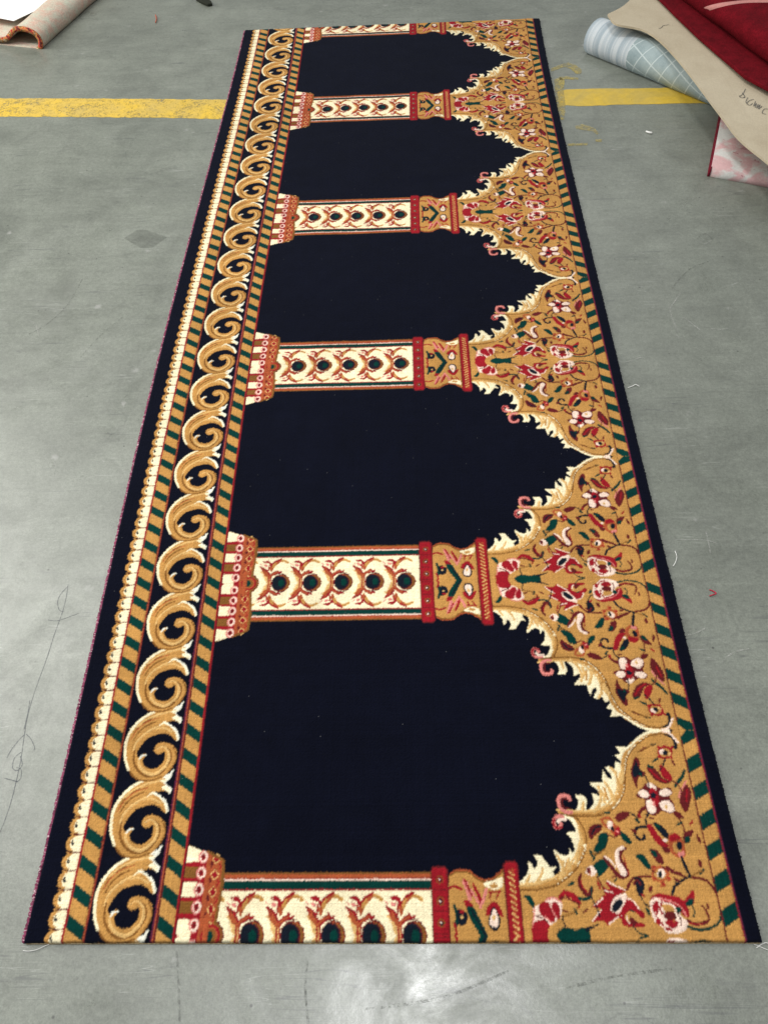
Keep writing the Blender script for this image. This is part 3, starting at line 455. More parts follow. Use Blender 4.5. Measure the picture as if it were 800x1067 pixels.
pg;3567,437 3584,475 3608,510 3639,540 3680,567 3728,588 3776,595 3827,579 3878,549 3912,522 3916,504 3903,490 3884,485 3861,494 3833,511 3801,523 3766,524 3728,519 3692,502 3659,468 3627,423 3602,383 3583,348 3570,318 3562,310 3558,338 3559,389
pG;3696,583 3719,590 3760,589 3797,583 3827,570 3853,551 3860,536 3838,527 3797,521 3761,523 3731,540 3704,565
pr;3357,541 3388,552 3435,561 3476,561 3502,542 3521,512 3542,497 3565,509 3589,535 3617,561 3656,585 3699,609 3733,623 3756,624 3769,616 3765,601 3733,578 3683,549 3641,520 3613,492 3592,464 3577,437 3570,409 3568,383 3563,369 3550,377 3534,398 3518,420 3507,443 3496,466 3479,486 3447,496 3409,503 3380,510 3361,520 3351,531
pr;3284,421 3303,420 3337,407 3371,390 3401,375 3430,357 3456,336 3477,309 3494,279 3508,251 3521,225 3531,201 3534,181 3528,161 3515,146 3497,147 3475,177 3447,224 3419,265 3389,290 3359,310 3333,332 3309,365 3289,399
sm1.5,1.5;3351,387 3487,218
pp;3383,472 3405,473 3434,466 3455,455 3461,438 3459,417 3450,404 3431,403 3407,410 3388,421 3380,438 3377,459
pm;3972,11 3953,-93 3886,-171 3789,-199 3688,-171 3608,-93 3573,12 3590,114 3658,190 3756,217 3859,189 3938,114
po;3953,11 3937,-83 3880,-153 3799,-179 3713,-153 3646,-82 3616,12 3630,104 3687,172 3770,197 3857,172 3923,104
pb;3945,11 3931,-76 3880,-141 3807,-165 3731,-141 3671,-76 3643,12 3656,98 3706,161 3781,184 3858,160 3918,97
pm;3902,12 3886,-79 3829,-147 3748,-172 3662,-147 3595,-79 3565,12 3579,101 3636,166 3719,190 3806,166 3873,101
pd;3880,12 3866,-72 3816,-135 3743,-158 3666,-135 3606,-72 3578,12 3591,94 3642,155 3716,177 3794,155 3854,94
pe;3839,18 3833,-18 3812,-45 3782,-55 3750,-45 3725,-18 3713,18 3719,54 3739,81 3770,91 3802,81 3827,54
pr;3643,242 3641,251 3663,259 3691,268 3722,281 3758,294 3782,298 3782,283 3770,258 3767,237 3789,226 3819,219 3824,217 3773,222 3695,232
sm1.8,1.8;3646,214 3667,218 3697,225 3731,230 3763,231 3794,222 3827,208 3855,193 3875,184
po;3475,455 3487,448 3513,417 3540,403 3563,430 3588,474 3621,514 3673,547 3732,574 3766,583 3756,563 3719,524 3683,489 3653,465 3622,445 3599,420 3588,386 3584,348 3577,318 3564,295 3548,278 3530,285 3508,334 3485,407
po;3334,319 3347,322 3375,308 3405,285 3436,251 3470,207 3495,167 3511,132 3518,101 3519,84 3510,91 3494,111 3475,134 3452,153 3425,174 3399,201 3372,242 3345,289
sr2.6,2.6;3488,319 3487,338 3485,365 3485,395 3488,420 3497,442 3511,461 3524,477 3533,489
pG;3756,588 3787,580 3839,558 3880,536 3901,517 3911,498 3908,488 3887,489 3853,499 3822,514 3791,540 3763,571
sr7.7,7.7;3542,-82 3536,-42 3528,13 3521,71 3520,118 3524,147 3533,167 3546,183 3564,201 3590,222 3623,244 3654,263 3676,276
so3.6,3.6;3538,-82 3532,-42 3524,13 3517,71 3516,118 3521,148 3531,171 3545,189 3563,207 3589,228 3623,247 3654,264 3676,276
sg1.5,1.5;3542,-82 3524,109
so1.5,3.7;3353,370 3371,348 3397,317 3425,282 3448,251 3467,222 3484,194 3499,168 3509,151
pG;3552,420 3556,443 3568,467 3583,489 3602,509 3625,527 3640,532 3641,515 3634,485 3626,454 3616,421 3605,388 3593,369 3577,376 3561,397
sp1.5,1.5;3281,489 3347,438
pg;3966,285 3984,293 4020,294 4055,285 4087,267 4119,241 4142,201 4157,134 4164,54 4161,2 4144,-4 4117,17 4092,52 4071,102 4052,165 4032,218 4005,250 3976,271
pg;4231,437 4248,475 4272,510 4303,540 4344,567 4392,588 4440,595 4491,579 4542,549 4576,522 4580,504 4567,490 4548,485 4525,494 4497,511 4465,523 4430,524 4392,519 4356,502 4323,468 4291,423 4266,383 4247,348 4234,318 4226,310 4222,338 4223,389
pG;4360,583 4383,590 4424,589 4461,583 4491,570 4517,551 4524,536 4502,527 4461,521 4425,523 4395,540 4368,565
pr;4021,541 4052,552 4099,561 4140,561 4166,542 4185,512 4206,497 4229,509 4253,535 4281,561 4320,585 4363,609 4397,623 4420,624 4433,616 4429,601 4397,578 4347,549 4305,520 4277,492 4256,464 4241,437 4234,409 4232,383 4227,369 4214,377 4198,398 4182,420 4171,443 4160,466 4143,486 4111,496 4073,503 4044,510 4025,520 4015,531
pr;3948,421 3967,420 4001,407 4035,390 4065,375 4094,357 4120,336 4141,309 4158,279 4172,251 4185,225 4195,201 4198,181 4192,161 4179,146 4161,147 4139,177 4111,224 4083,265 4053,290 4023,310 3997,332 3973,365 3953,399
sm1.5,1.5;4015,387 4151,218
pp;4047,472 4069,473 4098,466 4119,455 4125,438 4123,417 4114,404 4095,403 4071,410 4052,421 4044,438 4041,459
pm;4636,11 4617,-93 4550,-171 4453,-199 4352,-171 4272,-93 4237,12 4254,114 4322,190 4420,217 4523,189 4602,114
po;4617,11 4601,-83 4544,-153 4463,-179 4377,-153 4310,-82 4280,12 4294,104 4351,172 4434,197 4521,172 4587,104
pb;4609,11 4595,-76 4544,-141 4471,-165 4395,-141 4335,-76 4307,12 4320,98 4370,161 4445,184 4522,160 4582,97
pm;4566,12 4550,-79 4493,-147 4412,-172 4326,-147 4259,-79 4229,12 4243,101 4300,166 4383,190 4470,166 4537,101
pd;4544,12 4530,-72 4480,-135 4407,-158 4330,-135 4270,-72 4242,12 4255,94 4306,155 4380,177 4458,155 4518,94
pe;4503,18 4497,-18 4476,-45 4446,-55 4414,-45 4389,-18 4377,18 4383,54 4403,81 4434,91 4466,81 4491,54
pr;4307,242 4305,251 4327,259 4355,268 4386,281 4422,294 4446,298 4446,283 4434,258 4431,237 4453,226 4483,219 4488,217 4437,222 4359,232
sm1.8,1.8;4310,214 4331,218 4361,225 4395,230 4427,231 4458,222 4491,208 4519,193 4539,184
po;4139,455 4151,448 4177,417 4204,403 4227,430 4252,474 4285,514 4337,547 4396,574 4430,583 4420,563 4383,524 4347,489 4317,465 4286,445 4263,420 4252,386 4248,348 4241,318 4228,295 4212,278 4194,285 4172,334 4149,407
po;3998,319 4011,322 4039,308 4069,285 4100,251 4134,207 4159,167 4175,132 4182,101 4183,84 4174,91 4158,111 4139,134 4116,153 4089,174 4063,201 4036,242 4009,289
sr2.6,2.6;4152,319 4151,338 4149,365 4149,395 4152,420 4161,442 4175,461 4188,477 4197,489
pG;4420,588 4451,580 4503,558 4544,536 4565,517 4575,498 4572,488 4551,489 4517,499 4486,514 4455,540 4427,571
sr7.7,7.7;4206,-82 4200,-42 4192,13 4185,71 4184,118 4188,147 4197,167 4210,183 4228,201 4254,222 4287,244 4318,263 4340,276
so3.6,3.6;4202,-82 4196,-42 4188,13 4181,71 4180,118 4185,148 4195,171 4209,189 4227,207 4253,228 4287,247 4318,264 4340,276
sg1.5,1.5;4206,-82 4188,109
so1.5,3.7;4017,370 4035,348 4061,317 4089,282 4112,251 4131,222 4148,194 4163,168 4173,151
pG;4216,420 4220,443 4232,467 4247,489 4266,509 4289,527 4304,532 4305,515 4298,485 4290,454 4280,421 4269,388 4257,369 4241,376 4225,397
sp1.5,1.5;3945,489 4011,438
pg;4630,285 4648,293 4684,294 4719,285 4751,267 4783,241 4806,201 4821,134 4828,54 4825,2 4808,-4 4781,17 4756,52 4735,102 4716,165 4696,218 4669,250 4640,271
pg;4895,437 4912,475 4936,510 4967,540 5008,567 5056,588 5104,595 5155,579 5206,549 5240,522 5244,504 5231,490 5212,485 5189,494 5161,511 5129,523 5094,524 5056,519 5020,502 4987,468 4955,423 4930,383 4911,348 4898,318 4890,310 4886,338 4887,389
pG;5024,583 5047,590 5088,589 5125,583 5155,570 5181,551 5188,536 5166,527 5125,521 5089,523 5059,540 5032,565
pr;4685,541 4716,552 4763,561 4804,561 4830,542 4849,512 4870,497 4893,509 4917,535 4945,561 4984,585 5027,609 5061,623 5084,624 5097,616 5093,601 5061,578 5011,549 4969,520 4941,492 4920,464 4905,437 4898,409 4896,383 4891,369 4878,377 4862,398 4846,420 4835,443 4824,466 4807,486 4775,496 4737,503 4708,510 4689,520 4679,531
pr;4612,421 4631,420 4665,407 4699,390 4729,375 4758,357 4784,336 4805,309 4822,279 4836,251 4849,225 4859,201 4862,181 4856,161 4843,146 4825,147 4803,177 4775,224 4747,265 4717,290 4687,310 4661,332 4637,365 4617,399
sm1.5,1.5;4679,387 4815,218
pp;4711,472 4733,473 4762,466 4783,455 4789,438 4787,417 4778,404 4759,403 4735,410 4716,421 4708,438 4705,459
pm;5300,11 5281,-93 5214,-171 5117,-199 5016,-171 4936,-93 4901,12 4918,114 4986,190 5084,217 5187,189 5266,114
po;5281,11 5265,-83 5208,-153 5127,-179 5041,-153 4974,-82 4944,12 4958,104 5015,172 5098,197 5185,172 5251,104
pb;5273,11 5259,-76 5208,-141 5135,-165 5059,-141 4999,-76 4971,12 4984,98 5034,161 5109,184 5186,160 5246,97
pm;5230,12 5214,-79 5157,-147 5076,-172 4990,-147 4923,-79 4893,12 4907,101 4964,166 5047,190 5134,166 5201,101
pd;5208,12 5194,-72 5144,-135 5071,-158 4994,-135 4934,-72 4906,12 4919,94 4970,155 5044,177 5122,155 5182,94
pe;5167,18 5161,-18 5140,-45 5110,-55 5078,-45 5053,-18 5041,18 5047,54 5067,81 5098,91 5130,81 5155,54
pr;4971,242 4969,251 4991,259 5019,268 5050,281 5086,294 5110,298 5110,283 5098,258 5095,237 5117,226 5147,219 5152,217 5101,222 5023,232
sm1.8,1.8;4974,214 4995,218 5025,225 5059,230 5091,231 5122,222 5155,208 5183,193 5203,184
po;4803,455 4815,448 4841,417 4868,403 4891,430 4916,474 4949,514 5001,547 5060,574 5094,583 5084,563 5047,524 5011,489 4981,465 4950,445 4927,420 4916,386 4912,348 4905,318 4892,295 4876,278 4858,285 4836,334 4813,407
po;4662,319 4675,322 4703,308 4733,285 4764,251 4798,207 4823,167 4839,132 4846,101 4847,84 4838,91 4822,111 4803,134 4780,153 4753,174 4727,201 4700,242 4673,289
sr2.6,2.6;4816,319 4815,338 4813,365 4813,395 4816,420 4825,442 4839,461 4852,477 4861,489
pG;5084,588 5115,580 5167,558 5208,536 5229,517 5239,498 5236,488 5215,489 5181,499 5150,514 5119,540 5091,571
sr7.7,7.7;4870,-82 4864,-42 4856,13 4849,71 4848,118 4852,147 4861,167 4874,183 4892,201 4918,222 4951,244 4982,263 5004,276
so3.6,3.6;4866,-82 4860,-42 4852,13 4845,71 4844,118 4849,148 4859,171 4873,189 4891,207 4917,228 4951,247 4982,264 5004,276
sg1.5,1.5;4870,-82 4852,109
so1.5,3.7;4681,370 4699,348 4725,317 4753,282 4776,251 4795,222 4812,194 4827,168 4837,151
pG;4880,420 4884,443 4896,467 4911,489 4930,509 4953,527 4968,532 4969,515 4962,485 4954,454 4944,421 4933,388 4921,369 4905,376 4889,397
sp1.5,1.5;4609,489 4675,438
pg;5294,285 5312,293 5348,294 5383,285 5415,267 5447,241 5470,201 5485,134 5492,54 5489,2 5472,-4 5445,17 5420,52 5399,102 5380,165 5360,218 5333,250 5304,271
pg;5559,437 5576,475 5600,510 5631,540 5672,567 5720,588 5768,595 5819,579 5870,549 5904,522 5908,504 5895,490 5876,485 5853,494 5825,511 5793,523 5758,524 5720,519 5684,502 5651,468 5619,423 5594,383 5575,348 5562,318 5554,310 5550,338 5551,389
pG;5688,583 5711,590 5752,589 5789,583 5819,570 5845,551 5852,536 5830,527 5789,521 5753,523 5723,540 5696,565
pr;5349,541 5380,552 5427,561 5468,561 5494,542 5513,512 5534,497 5557,509 5581,535 5609,561 5648,585 5691,609 5725,623 5748,624 5761,616 5757,601 5725,578 5675,549 5633,520 5605,492 5584,464 5569,437 5562,409 5560,383 5555,369 5542,377 5526,398 5510,420 5499,443 5488,466 5471,486 5439,496 5401,503 5372,510 5353,520 5343,531
pr;5276,421 5295,420 5329,407 5363,390 5393,375 5422,357 5448,336 5469,309 5486,279 5500,251 5513,225 5523,201 5526,181 5520,161 5507,146 5489,147 5467,177 5439,224 5411,265 5381,290 5351,310 5325,332 5301,365 5281,399
sm1.5,1.5;5343,387 5479,218
pp;5375,472 5397,473 5426,466 5447,455 5453,438 5451,417 5442,404 5423,403 5399,410 5380,421 5372,438 5369,459
pm;5964,11 5945,-93 5878,-171 5781,-199 5680,-171 5600,-93 5565,12 5582,114 5650,190 5748,217 5851,189 5930,114
po;5945,11 5929,-83 5872,-153 5791,-179 5705,-153 5638,-82 5608,12 5622,104 5679,172 5762,197 5849,172 5915,104
pb;5937,11 5923,-76 5872,-141 5799,-165 5723,-141 5663,-76 5635,12 5648,98 5698,161 5773,184 5850,160 5910,97
pm;5894,12 5878,-79 5821,-147 5740,-172 5654,-147 5587,-79 5557,12 5571,101 5628,166 5711,190 5798,166 5865,101
pd;5872,12 5858,-72 5808,-135 5735,-158 5658,-135 5598,-72 5570,12 5583,94 5634,155 5708,177 5786,155 5846,94
pe;5831,18 5825,-18 5804,-45 5774,-55 5742,-45 5717,-18 5705,18 5711,54 5731,81 5762,91 5794,81 5819,54
pr;5635,242 5633,251 5655,259 5683,268 5714,281 5750,294 5774,298 5774,283 5762,258 5759,237 5781,226 5811,219 5816,217 5765,222 5687,232
sm1.8,1.8;5638,214 5659,218 5689,225 5723,230 5755,231 5786,222 5819,208 5847,193 5867,184
po;5467,455 5479,448 5505,417 5532,403 5555,430 5580,474 5613,514 5665,547 5724,574 5758,583 5748,563 5711,524 5675,489 5645,465 5614,445 5591,420 5580,386 5576,348 5569,318 5556,295 5540,278 5522,285 5500,334 5477,407
po;5326,319 5339,322 5367,308 5397,285 5428,251 5462,207 5487,167 5503,132 5510,101 5511,84 5502,91 5486,111 5467,134 5444,153 5417,174 5391,201 5364,242 5337,289
sr2.6,2.6;5480,319 5479,338 5477,365 5477,395 5480,420 5489,442 5503,461 5516,477 5525,489
pG;5748,588 5779,580 5831,558 5872,536 5893,517 5903,498 5900,488 5879,489 5845,499 5814,514 5783,540 5755,571
sr7.7,7.7;5534,-82 5528,-42 5520,13 5513,71 5512,118 5516,147 5525,167 5538,183 5556,201 5582,222 5615,244 5646,263 5668,276
so3.6,3.6;5530,-82 5524,-42 5516,13 5509,71 5508,118 5513,148 5523,171 5537,189 5555,207 5581,228 5615,247 5646,264 5668,276
sg1.5,1.5;5534,-82 5516,109
so1.5,3.7;5345,370 5363,348 5389,317 5417,282 5440,251 5459,222 5476,194 5491,168 5501,151
pG;5544,420 5548,443 5560,467 5575,489 5594,509 5617,527 5632,532 5633,515 5626,485 5618,454 5608,421 5597,388 5585,369 5569,376 5553,397
sp1.5,1.5;5273,489 5339,438
pg;5958,285 5976,293 6012,294 6047,285 6079,267 6111,241 6134,201 6149,134 6156,54 6153,2 6136,-4 6109,17 6084,52 6063,102 6044,165 6024,218 5997,250 5968,271
pg;6223,437 6240,475 6264,510 6295,540 6336,567 6384,588 6432,595 6483,579 6534,549 6568,522 6572,504 6559,490 6540,485 6517,494 6489,511 6457,523 6422,524 6384,519 6348,502 6315,468 6283,423 6258,383 6239,348 6226,318 6218,310 6214,338 6215,389
pG;6352,583 6375,590 6416,589 6453,583 6483,570 6509,551 6516,536 6494,527 6453,521 6417,523 6387,540 6360,565
pr;6013,541 6044,552 6091,561 6132,561 6158,542 6177,512 6198,497 6221,509 6245,535 6273,561 6312,585 6355,609 6389,623 6412,624 6425,616 6421,601 6389,578 6339,549 6297,520 6269,492 6248,464 6233,437 6226,409 6224,383 6219,369 6206,377 6190,398 6174,420 6163,443 6152,466 6135,486 6103,496 6065,503 6036,510 6017,520 6007,531
pr;5940,421 5959,420 5993,407 6027,390 6057,375 6086,357 6112,336 6133,309 6150,279 6164,251 6177,225 6187,201 6190,181 6184,161 6171,146 6153,147 6131,177 6103,224 6075,265 6045,290 6015,310 5989,332 5965,365 5945,399
sm1.5,1.5;6007,387 6143,218
pp;6039,472 6061,473 6090,466 6111,455 6117,438 6115,417 6106,404 6087,403 6063,410 6044,421 6036,438 6033,459
pm;6628,11 6609,-93 6542,-171 6445,-199 6344,-171 6264,-93 6229,12 6246,114 6314,190 6412,217 6515,189 6594,114
po;6609,11 6593,-83 6536,-153 6455,-179 6369,-153 6302,-82 6272,12 6286,104 6343,172 6426,197 6513,172 6579,104
pb;6601,11 6587,-76 6536,-141 6463,-165 6387,-141 6327,-76 6299,12 6312,98 6362,161 6437,184 6514,160 6574,97
pm;6558,12 6542,-79 6485,-147 6404,-172 6318,-147 6251,-79 6221,12 6235,101 6292,166 6375,190 6462,166 6529,101
pd;6536,12 6522,-72 6472,-135 6399,-158 6322,-135 6262,-72 6234,12 6247,94 6298,155 6372,177 6450,155 6510,94
pe;6495,18 6489,-18 6468,-45 6438,-55 6406,-45 6381,-18 6369,18 6375,54 6395,81 6426,91 6458,81 6483,54
pr;6299,242 6297,251 6319,259 6347,268 6378,281 6414,294 6438,298 6438,283 6426,258 6423,237 6445,226 6475,219 6480,217 6429,222 6351,232
sm1.8,1.8;6302,214 6323,218 6353,225 6387,230 6419,231 6450,222 6483,208 6511,193 6531,184
po;6131,455 6143,448 6169,417 6196,403 6219,430 6244,474 6277,514 6329,547 6388,574 6422,583 6412,563 6375,524 6339,489 6309,465 6278,445 6255,420 6244,386 6240,348 6233,318 6220,295 6204,278 6186,285 6164,334 6141,407
po;5990,319 6003,322 6031,308 6061,285 6092,251 6126,207 6151,167 6167,132 6174,101 6175,84 6166,91 6150,111 6131,134 6108,153 6081,174 6055,201 6028,242 6001,289
sr2.6,2.6;6144,319 6143,338 6141,365 6141,395 6144,420 6153,442 6167,461 6180,477 6189,489
pG;6412,588 6443,580 6495,558 6536,536 6557,517 6567,498 6564,488 6543,489 6509,499 6478,514 6447,540 6419,571
sr7.7,7.7;6198,-82 6192,-42 6184,13 6177,71 6176,118 6180,147 6189,167 6202,183 6220,201 6246,222 6279,244 6310,263 6332,276
so3.6,3.6;6194,-82 6188,-42 6180,13 6173,71 6172,118 6177,148 6187,171 6201,189 6219,207 6245,228 6279,247 6310,264 6332,276
sg1.5,1.5;6198,-82 6180,109
so1.5,3.7;6009,370 6027,348 6053,317 6081,282 6104,251 6123,222 6140,194 6155,168 6165,151
pG;6208,420 6212,443 6224,467 6239,489 6258,509 6281,527 6296,532 6297,515 6290,485 6282,454 6272,421 6261,388 6249,369 6233,376 6217,397
sp1.5,1.5;5937,489 6003,438
pb;2485,-200 2485,1381 3180,1110 3210,793 3140,-200
po;2850,-200 2850,1236 3155,1090 3165,529 3110,132 3110,-200
pr;2485,-200 2870,-200 2870,1024 2485,1024
pr;2485,991 2485,1374 2870,1222 2870,991
pc;2515,1077 2515,1361 2770,1269 2770,1103
pb;2515,839 2755,839 2755,1011 2515,1011
pc;2515,548 2755,548 2755,773 2515,773
pb;2515,311 2755,311 2755,496 2515,496
pc;2515,-238 2755,-238 2755,238 2515,238
pr;2494,-87 2478,-44 2474,12 2480,48 2499,46 2528,25 2557,6 2585,-2 2612,-8 2630,-19 2638,-40 2637,-67 2622,-87 2584,-97 2533,-100
pp;2888,1169 2876,1223 2844,1263 2800,1277 2756,1263 2724,1223 2712,1169 2724,1115 2756,1076 2800,1061 2844,1076 2876,1115
pw;2880,1169 2871,1214 2845,1247 2810,1259 2775,1247 2749,1214 2740,1169 2749,1124 2775,1092 2810,1079 2845,1092 2871,1124
pr;2844,1169 2838,1199 2822,1221 2800,1229 2778,1221 2762,1199 2756,1169 2762,1139 2778,1117 2800,1109 2822,1117 2838,1139
pm;2822,1169 2819,1184 2811,1195 2800,1199 2789,1195 2781,1184 2778,1169 2781,1154 2789,1143 2800,1139 2811,1143 2819,1154
pg;2957,1139 3035,1234 3113,1139 3035,1044
pr;2979,1139 3035,1213 3091,1139 3035,1065
pm;2935,1044 2965,1104 2995,1044 2965,984
sr2,2;3090,1054 3125,1012 3090,969
pp;2885,915 2873,969 2841,1009 2797,1023 2753,1009 2721,969 2709,915 2721,861 2753,822 2797,807 2841,822 2873,861
pw;2877,915 2868,960 2842,993 2807,1005 2772,993 2746,960 2737,915 2746,870 2772,837 2807,825 2842,837 2868,870
pr;2841,915 2835,945 2819,967 2797,975 2775,967 2759,945 2753,915 2759,885 2775,863 2797,855 2819,863 2835,885
pm;2819,915 2816,930 2808,941 2797,945 2786,941 2778,930 2775,915 2778,900 2786,889 2797,885 2808,889 2816,900
pg;2957,885 3035,980 3113,885 3035,790
pr;2979,885 3035,959 3091,885 3035,811
pm;2935,790 2965,850 2995,790 2965,730
sr2,2;3090,800 3125,758 3090,715
pp;2882,661 2870,715 2838,754 2794,769 2750,754 2718,715 2706,661 2718,607 2750,567 2794,553 2838,567 2870,607
pw;2874,661 2865,706 2839,739 2804,751 2769,739 2743,706 2734,661 2743,616 2769,583 2804,571 2839,583 2865,616
pr;2838,661 2832,691 2816,713 2794,721 2772,713 2756,691 2750,661 2756,631 2772,609 2794,601 2816,609 2832,631
pm;2816,661 2813,676 2805,687 2794,691 2783,687 2775,676 2772,661 2775,646 2783,635 2794,631 2805,635 2813,646
pg;2957,631 3035,726 3113,631 3035,536
pr;2979,631 3035,705 3091,631 3035,557
pm;2935,536 2965,596 2995,536 2965,476
sr2,2;3090,546 3125,504 3090,461
pp;2879,406 2867,460 2835,500 2791,514 2747,500 2715,460 2703,406 2715,352 2747,313 2791,298 2835,313 2867,352
pw;2871,406 2862,451 2836,484 2801,496 2766,484 2740,451 2731,406 2740,361 2766,328 2801,316 2836,328 2862,361
pr;2835,406 2829,436 2813,458 2791,466 2769,458 2753,436 2747,406 2753,376 2769,354 2791,346 2813,354 2829,376
pm;2813,406 2810,421 2802,432 2791,436 2780,432 2772,421 2769,406 2772,391 2780,380 2791,376 2802,380 2810,391
pg;2957,376 3035,471 3113,376 3035,281
pr;2979,376 3035,450 3091,376 3035,302
pm;2935,281 2965,341 2995,281 2965,221
sr2,2;3090,291 3125,249 3090,206
pp;2876,152 2864,206 2832,245 2788,260 2744,245 2712,206 2700,152 2712,98 2744,58 2788,44 2832,58 2864,98
pw;2868,152 2859,197 2833,230 2798,242 2763,230 2737,197 2728,152 2737,107 2763,74 2798,62 2833,74 2859,107
pr;2832,152 2826,182 2810,204 2788,212 2766,204 2750,182 2744,152 2750,122 2766,100 2788,92 2810,100 2826,122
pm;2810,152 2807,167 2799,178 2788,182 2777,178 2769,167 2766,152 2769,137 2777,126 2788,122 2799,126 2807,137
pg;2957,122 3035,217 3113,122 3035,27
pr;2979,122 3035,196 3091,122 3035,48
pm;2935,27 2965,87 2995,27 2965,-33
sr2,2;3090,37 3125,-5 3090,-48
sb4,4;2865,1255 3155,1117 3175,595 3130,198
pr;3250,0 3237,63 3202,117 3148,152 3085,165 3022,152 2968,117 2933,63 2920,0 2933,-63 2968,-117 3022,-152 3085,-165 3148,-152 3202,-117 3237,-63
po;3210,0 3200,48 3173,88 3133,115 3085,125 3037,115 2997,88 2970,48 2960,0 2970,-48 2997,-88 3037,-115 3085,-125 3133,-115 3173,-88 3200,-48
pb;3180,0 3173,36 3152,67 3121,88 3085,95 3049,88 3018,67 2997,36 2990,0 2997,-36 3018,-67 3049,-88 3085,-95 3121,-88 3152,-67 3173,-36
pe;3125,0 3120,31 3107,57 3088,74 3065,80 3042,74 3023,57 3010,31 3005,0 3010,-31 3023,-57 3042,-74 3065,-80 3088,-74 3107,-57 3120,-31
po;2950,-300 3045,-300 3035,300 2950,300
po;7018,885 7032,894 7052,907 7074,921 7093,931 7104,938 7111,944 7122,947 7142,950 7178,952 7224,953 7272,953 7312,949 7341,942 7365,932 7386,920 7406,907 7424,893 7439,879 7455,863 7474,849 7500,835 7528,819 7559,807 7591,799 7627,798 7666,803 7704,811 7737,820 7763,832 7784,847 7804,864 7826,882 7854,903 7884,927 7911,948 7930,963 8100,-300 6900,-300
pb;7018,860 7032,869 7052,882 7074,896 7093,906 7104,913 7111,919 7122,922 7142,925 7178,927 7224,928 7272,928 7312,924 7341,917 7365,907 7386,895 7406,882 7424,868 7439,854 7455,838 7474,824 7500,810 7528,794 7559,782 7591,774 7627,773 7666,778 7704,786 7737,795 7763,807 7784,822 7804,839 7826,857 7854,878 7884,902 7911,923 7930,938 8100,-300 6900,-300
pG;7018,830 7032,839 7052,852 7074,866 7093,876 7104,883 7111,889 7122,892 7142,895 7178,897 7224,898 7272,898 7312,894 7341,887 7365,877 7386,865 7406,852 7424,838 7439,824 7455,808 7474,794 7500,780 7528,764 7559,752 7591,744 7627,743 7666,748 7704,756 7737,765 7763,777 7784,792 7804,809 7826,827 7854,848 7884,872 7911,893 7930,908 8100,-300 6900,-300
pc;7588,740 7621,752 7677,760 7735,771 7793,793 7853,818 7896,823 7913,795 7912,748 7897,708 7864,680 7817,658 7771,646 7730,648 7690,661 7655,677 7621,697 7593,720
pG;7682,719 7706,730 7746,738 7780,740 7804,730 7822,713 7824,698 7800,685 7760,674 7726,671 7702,682 7684,702
pp;7231,794 7246,807 7275,797 7302,773 7326,732 7348,678 7364,626 7372,579 7372,535 7367,502 7354,483 7336,475 7319,482 7307,510 7298,554 7286,606 7265,671 7241,744
sr3.6,3.6;7267,794 7279,771 7296,737 7315,701 7331,668 7345,637 7359,606 7370,579 7379,560
sp3.6,3.6;7366,647 7377,628 7394,602 7412,572 7430,543 7447,515 7466,486 7482,459 7493,441
sr4.5,6.2,5.3;7414,720 7424,700 7438,672 7454,639 7470,605 7486,566 7503,521 7519,479 7530,451
sp5.3,4;7616,646 7612,629 7605,604 7597,574 7584,543 7565,506 7541,463 7518,423 7502,396
sr4.5,4.5;7013,679 7029,684 7053,692 7079,699 7105,700 7133,693 7164,680 7192,667 7211,658
pr;7242,503 7264,509 7301,500 7335,482 7363,452 7388,412 7399,380 7390,359 7368,344 7344,340 7322,348 7298,366 7277,391 7258,428 7243,473
pe;7276,380 7302,408 7350,414 7396,396 7430,348 7463,277 7498,199 7546,108 7597,12 7622,-57 7608,-86 7571,-86 7525,-57 7471,6 7409,95 7357,180 7316,256 7285,328
sd3,3;7368,340 7574,-17
se4.8,6.5;7078,421 7086,395 7098,358 7110,317 7117,280 7119,246 7116,211 7113,181 7110,160
pd;7122,361 7157,372 7209,360 7250,340 7274,319 7288,291 7292,260 7283,221 7263,179 7238,150 7204,138 7164,138 7134,160 7118,221 7112,303
pr;7240,330 7234,316 7217,306 7196,302 7175,306 7160,316 7155,330 7162,344 7178,355 7200,358 7220,354 7235,344
pg;7210,260 7206,250 7197,242 7185,240 7174,242 7166,250 7163,260 7167,270 7176,277 7188,280 7199,277 7207,270
sr3.9,3.9;7064,170 7071,149 7082,119 7092,88 7098,61 7096,42 7090,25 7083,12 7078,3
pr;7583,319 7597,357 7627,403 7659,440 7688,463 7718,477 7745,481 7765,478 7781,467 7800,440 7830,386 7863,317 7878,268 7866,256 7837,264 7809,279 7789,303 7769,334 7745,349 7713,332 7677,299 7645,279 7617,281 7592,296
pd;7726,400 7762,370 7796,302 7817,239 7821,193 7814,152 7799,120 7778,95 7749,78 7721,70 7692,71 7664,81 7642,100 7625,131 7613,171 7617,219 7644,287 7686,362
pw;7728,369 7752,342 7774,283 7786,229 7785,190 7775,155 7761,129 7743,115 7721,110 7701,110 7682,114 7663,124 7650,139 7642,160 7638,185 7645,219 7667,274 7699,338
pg;7742,259 7736,239 7725,224 7710,219 7697,224 7688,239 7686,259 7691,279 7703,293 7717,299 7731,293 7740,279
sr3.1,3.1;7668,609 7853,621
sr2.7,2.7;7692,605 7677,522
sr2.7,2.7;7827,604 7784,522
pm;6705,-300 6705,941 6747,1001 6958,1001 7000,941 7000,-300
pr;6725,-300 6725,941 6753,981 6952,981 6980,941 6980,-300
pb;6918,175 6899,221 6853,240 6807,221 6788,175 6807,129 6853,110 6899,129
pr;6901,175 6887,209 6853,223 6819,209 6805,175 6819,141 6853,127 6887,141
pd;6889,175 6878,200 6853,211 6828,200 6817,175 6828,150 6853,139 6878,150
pw;6869,175 6864,186 6853,191 6842,186 6837,175 6842,164 6853,159 6864,164
sm1.7,1.7;6760,25 6950,25
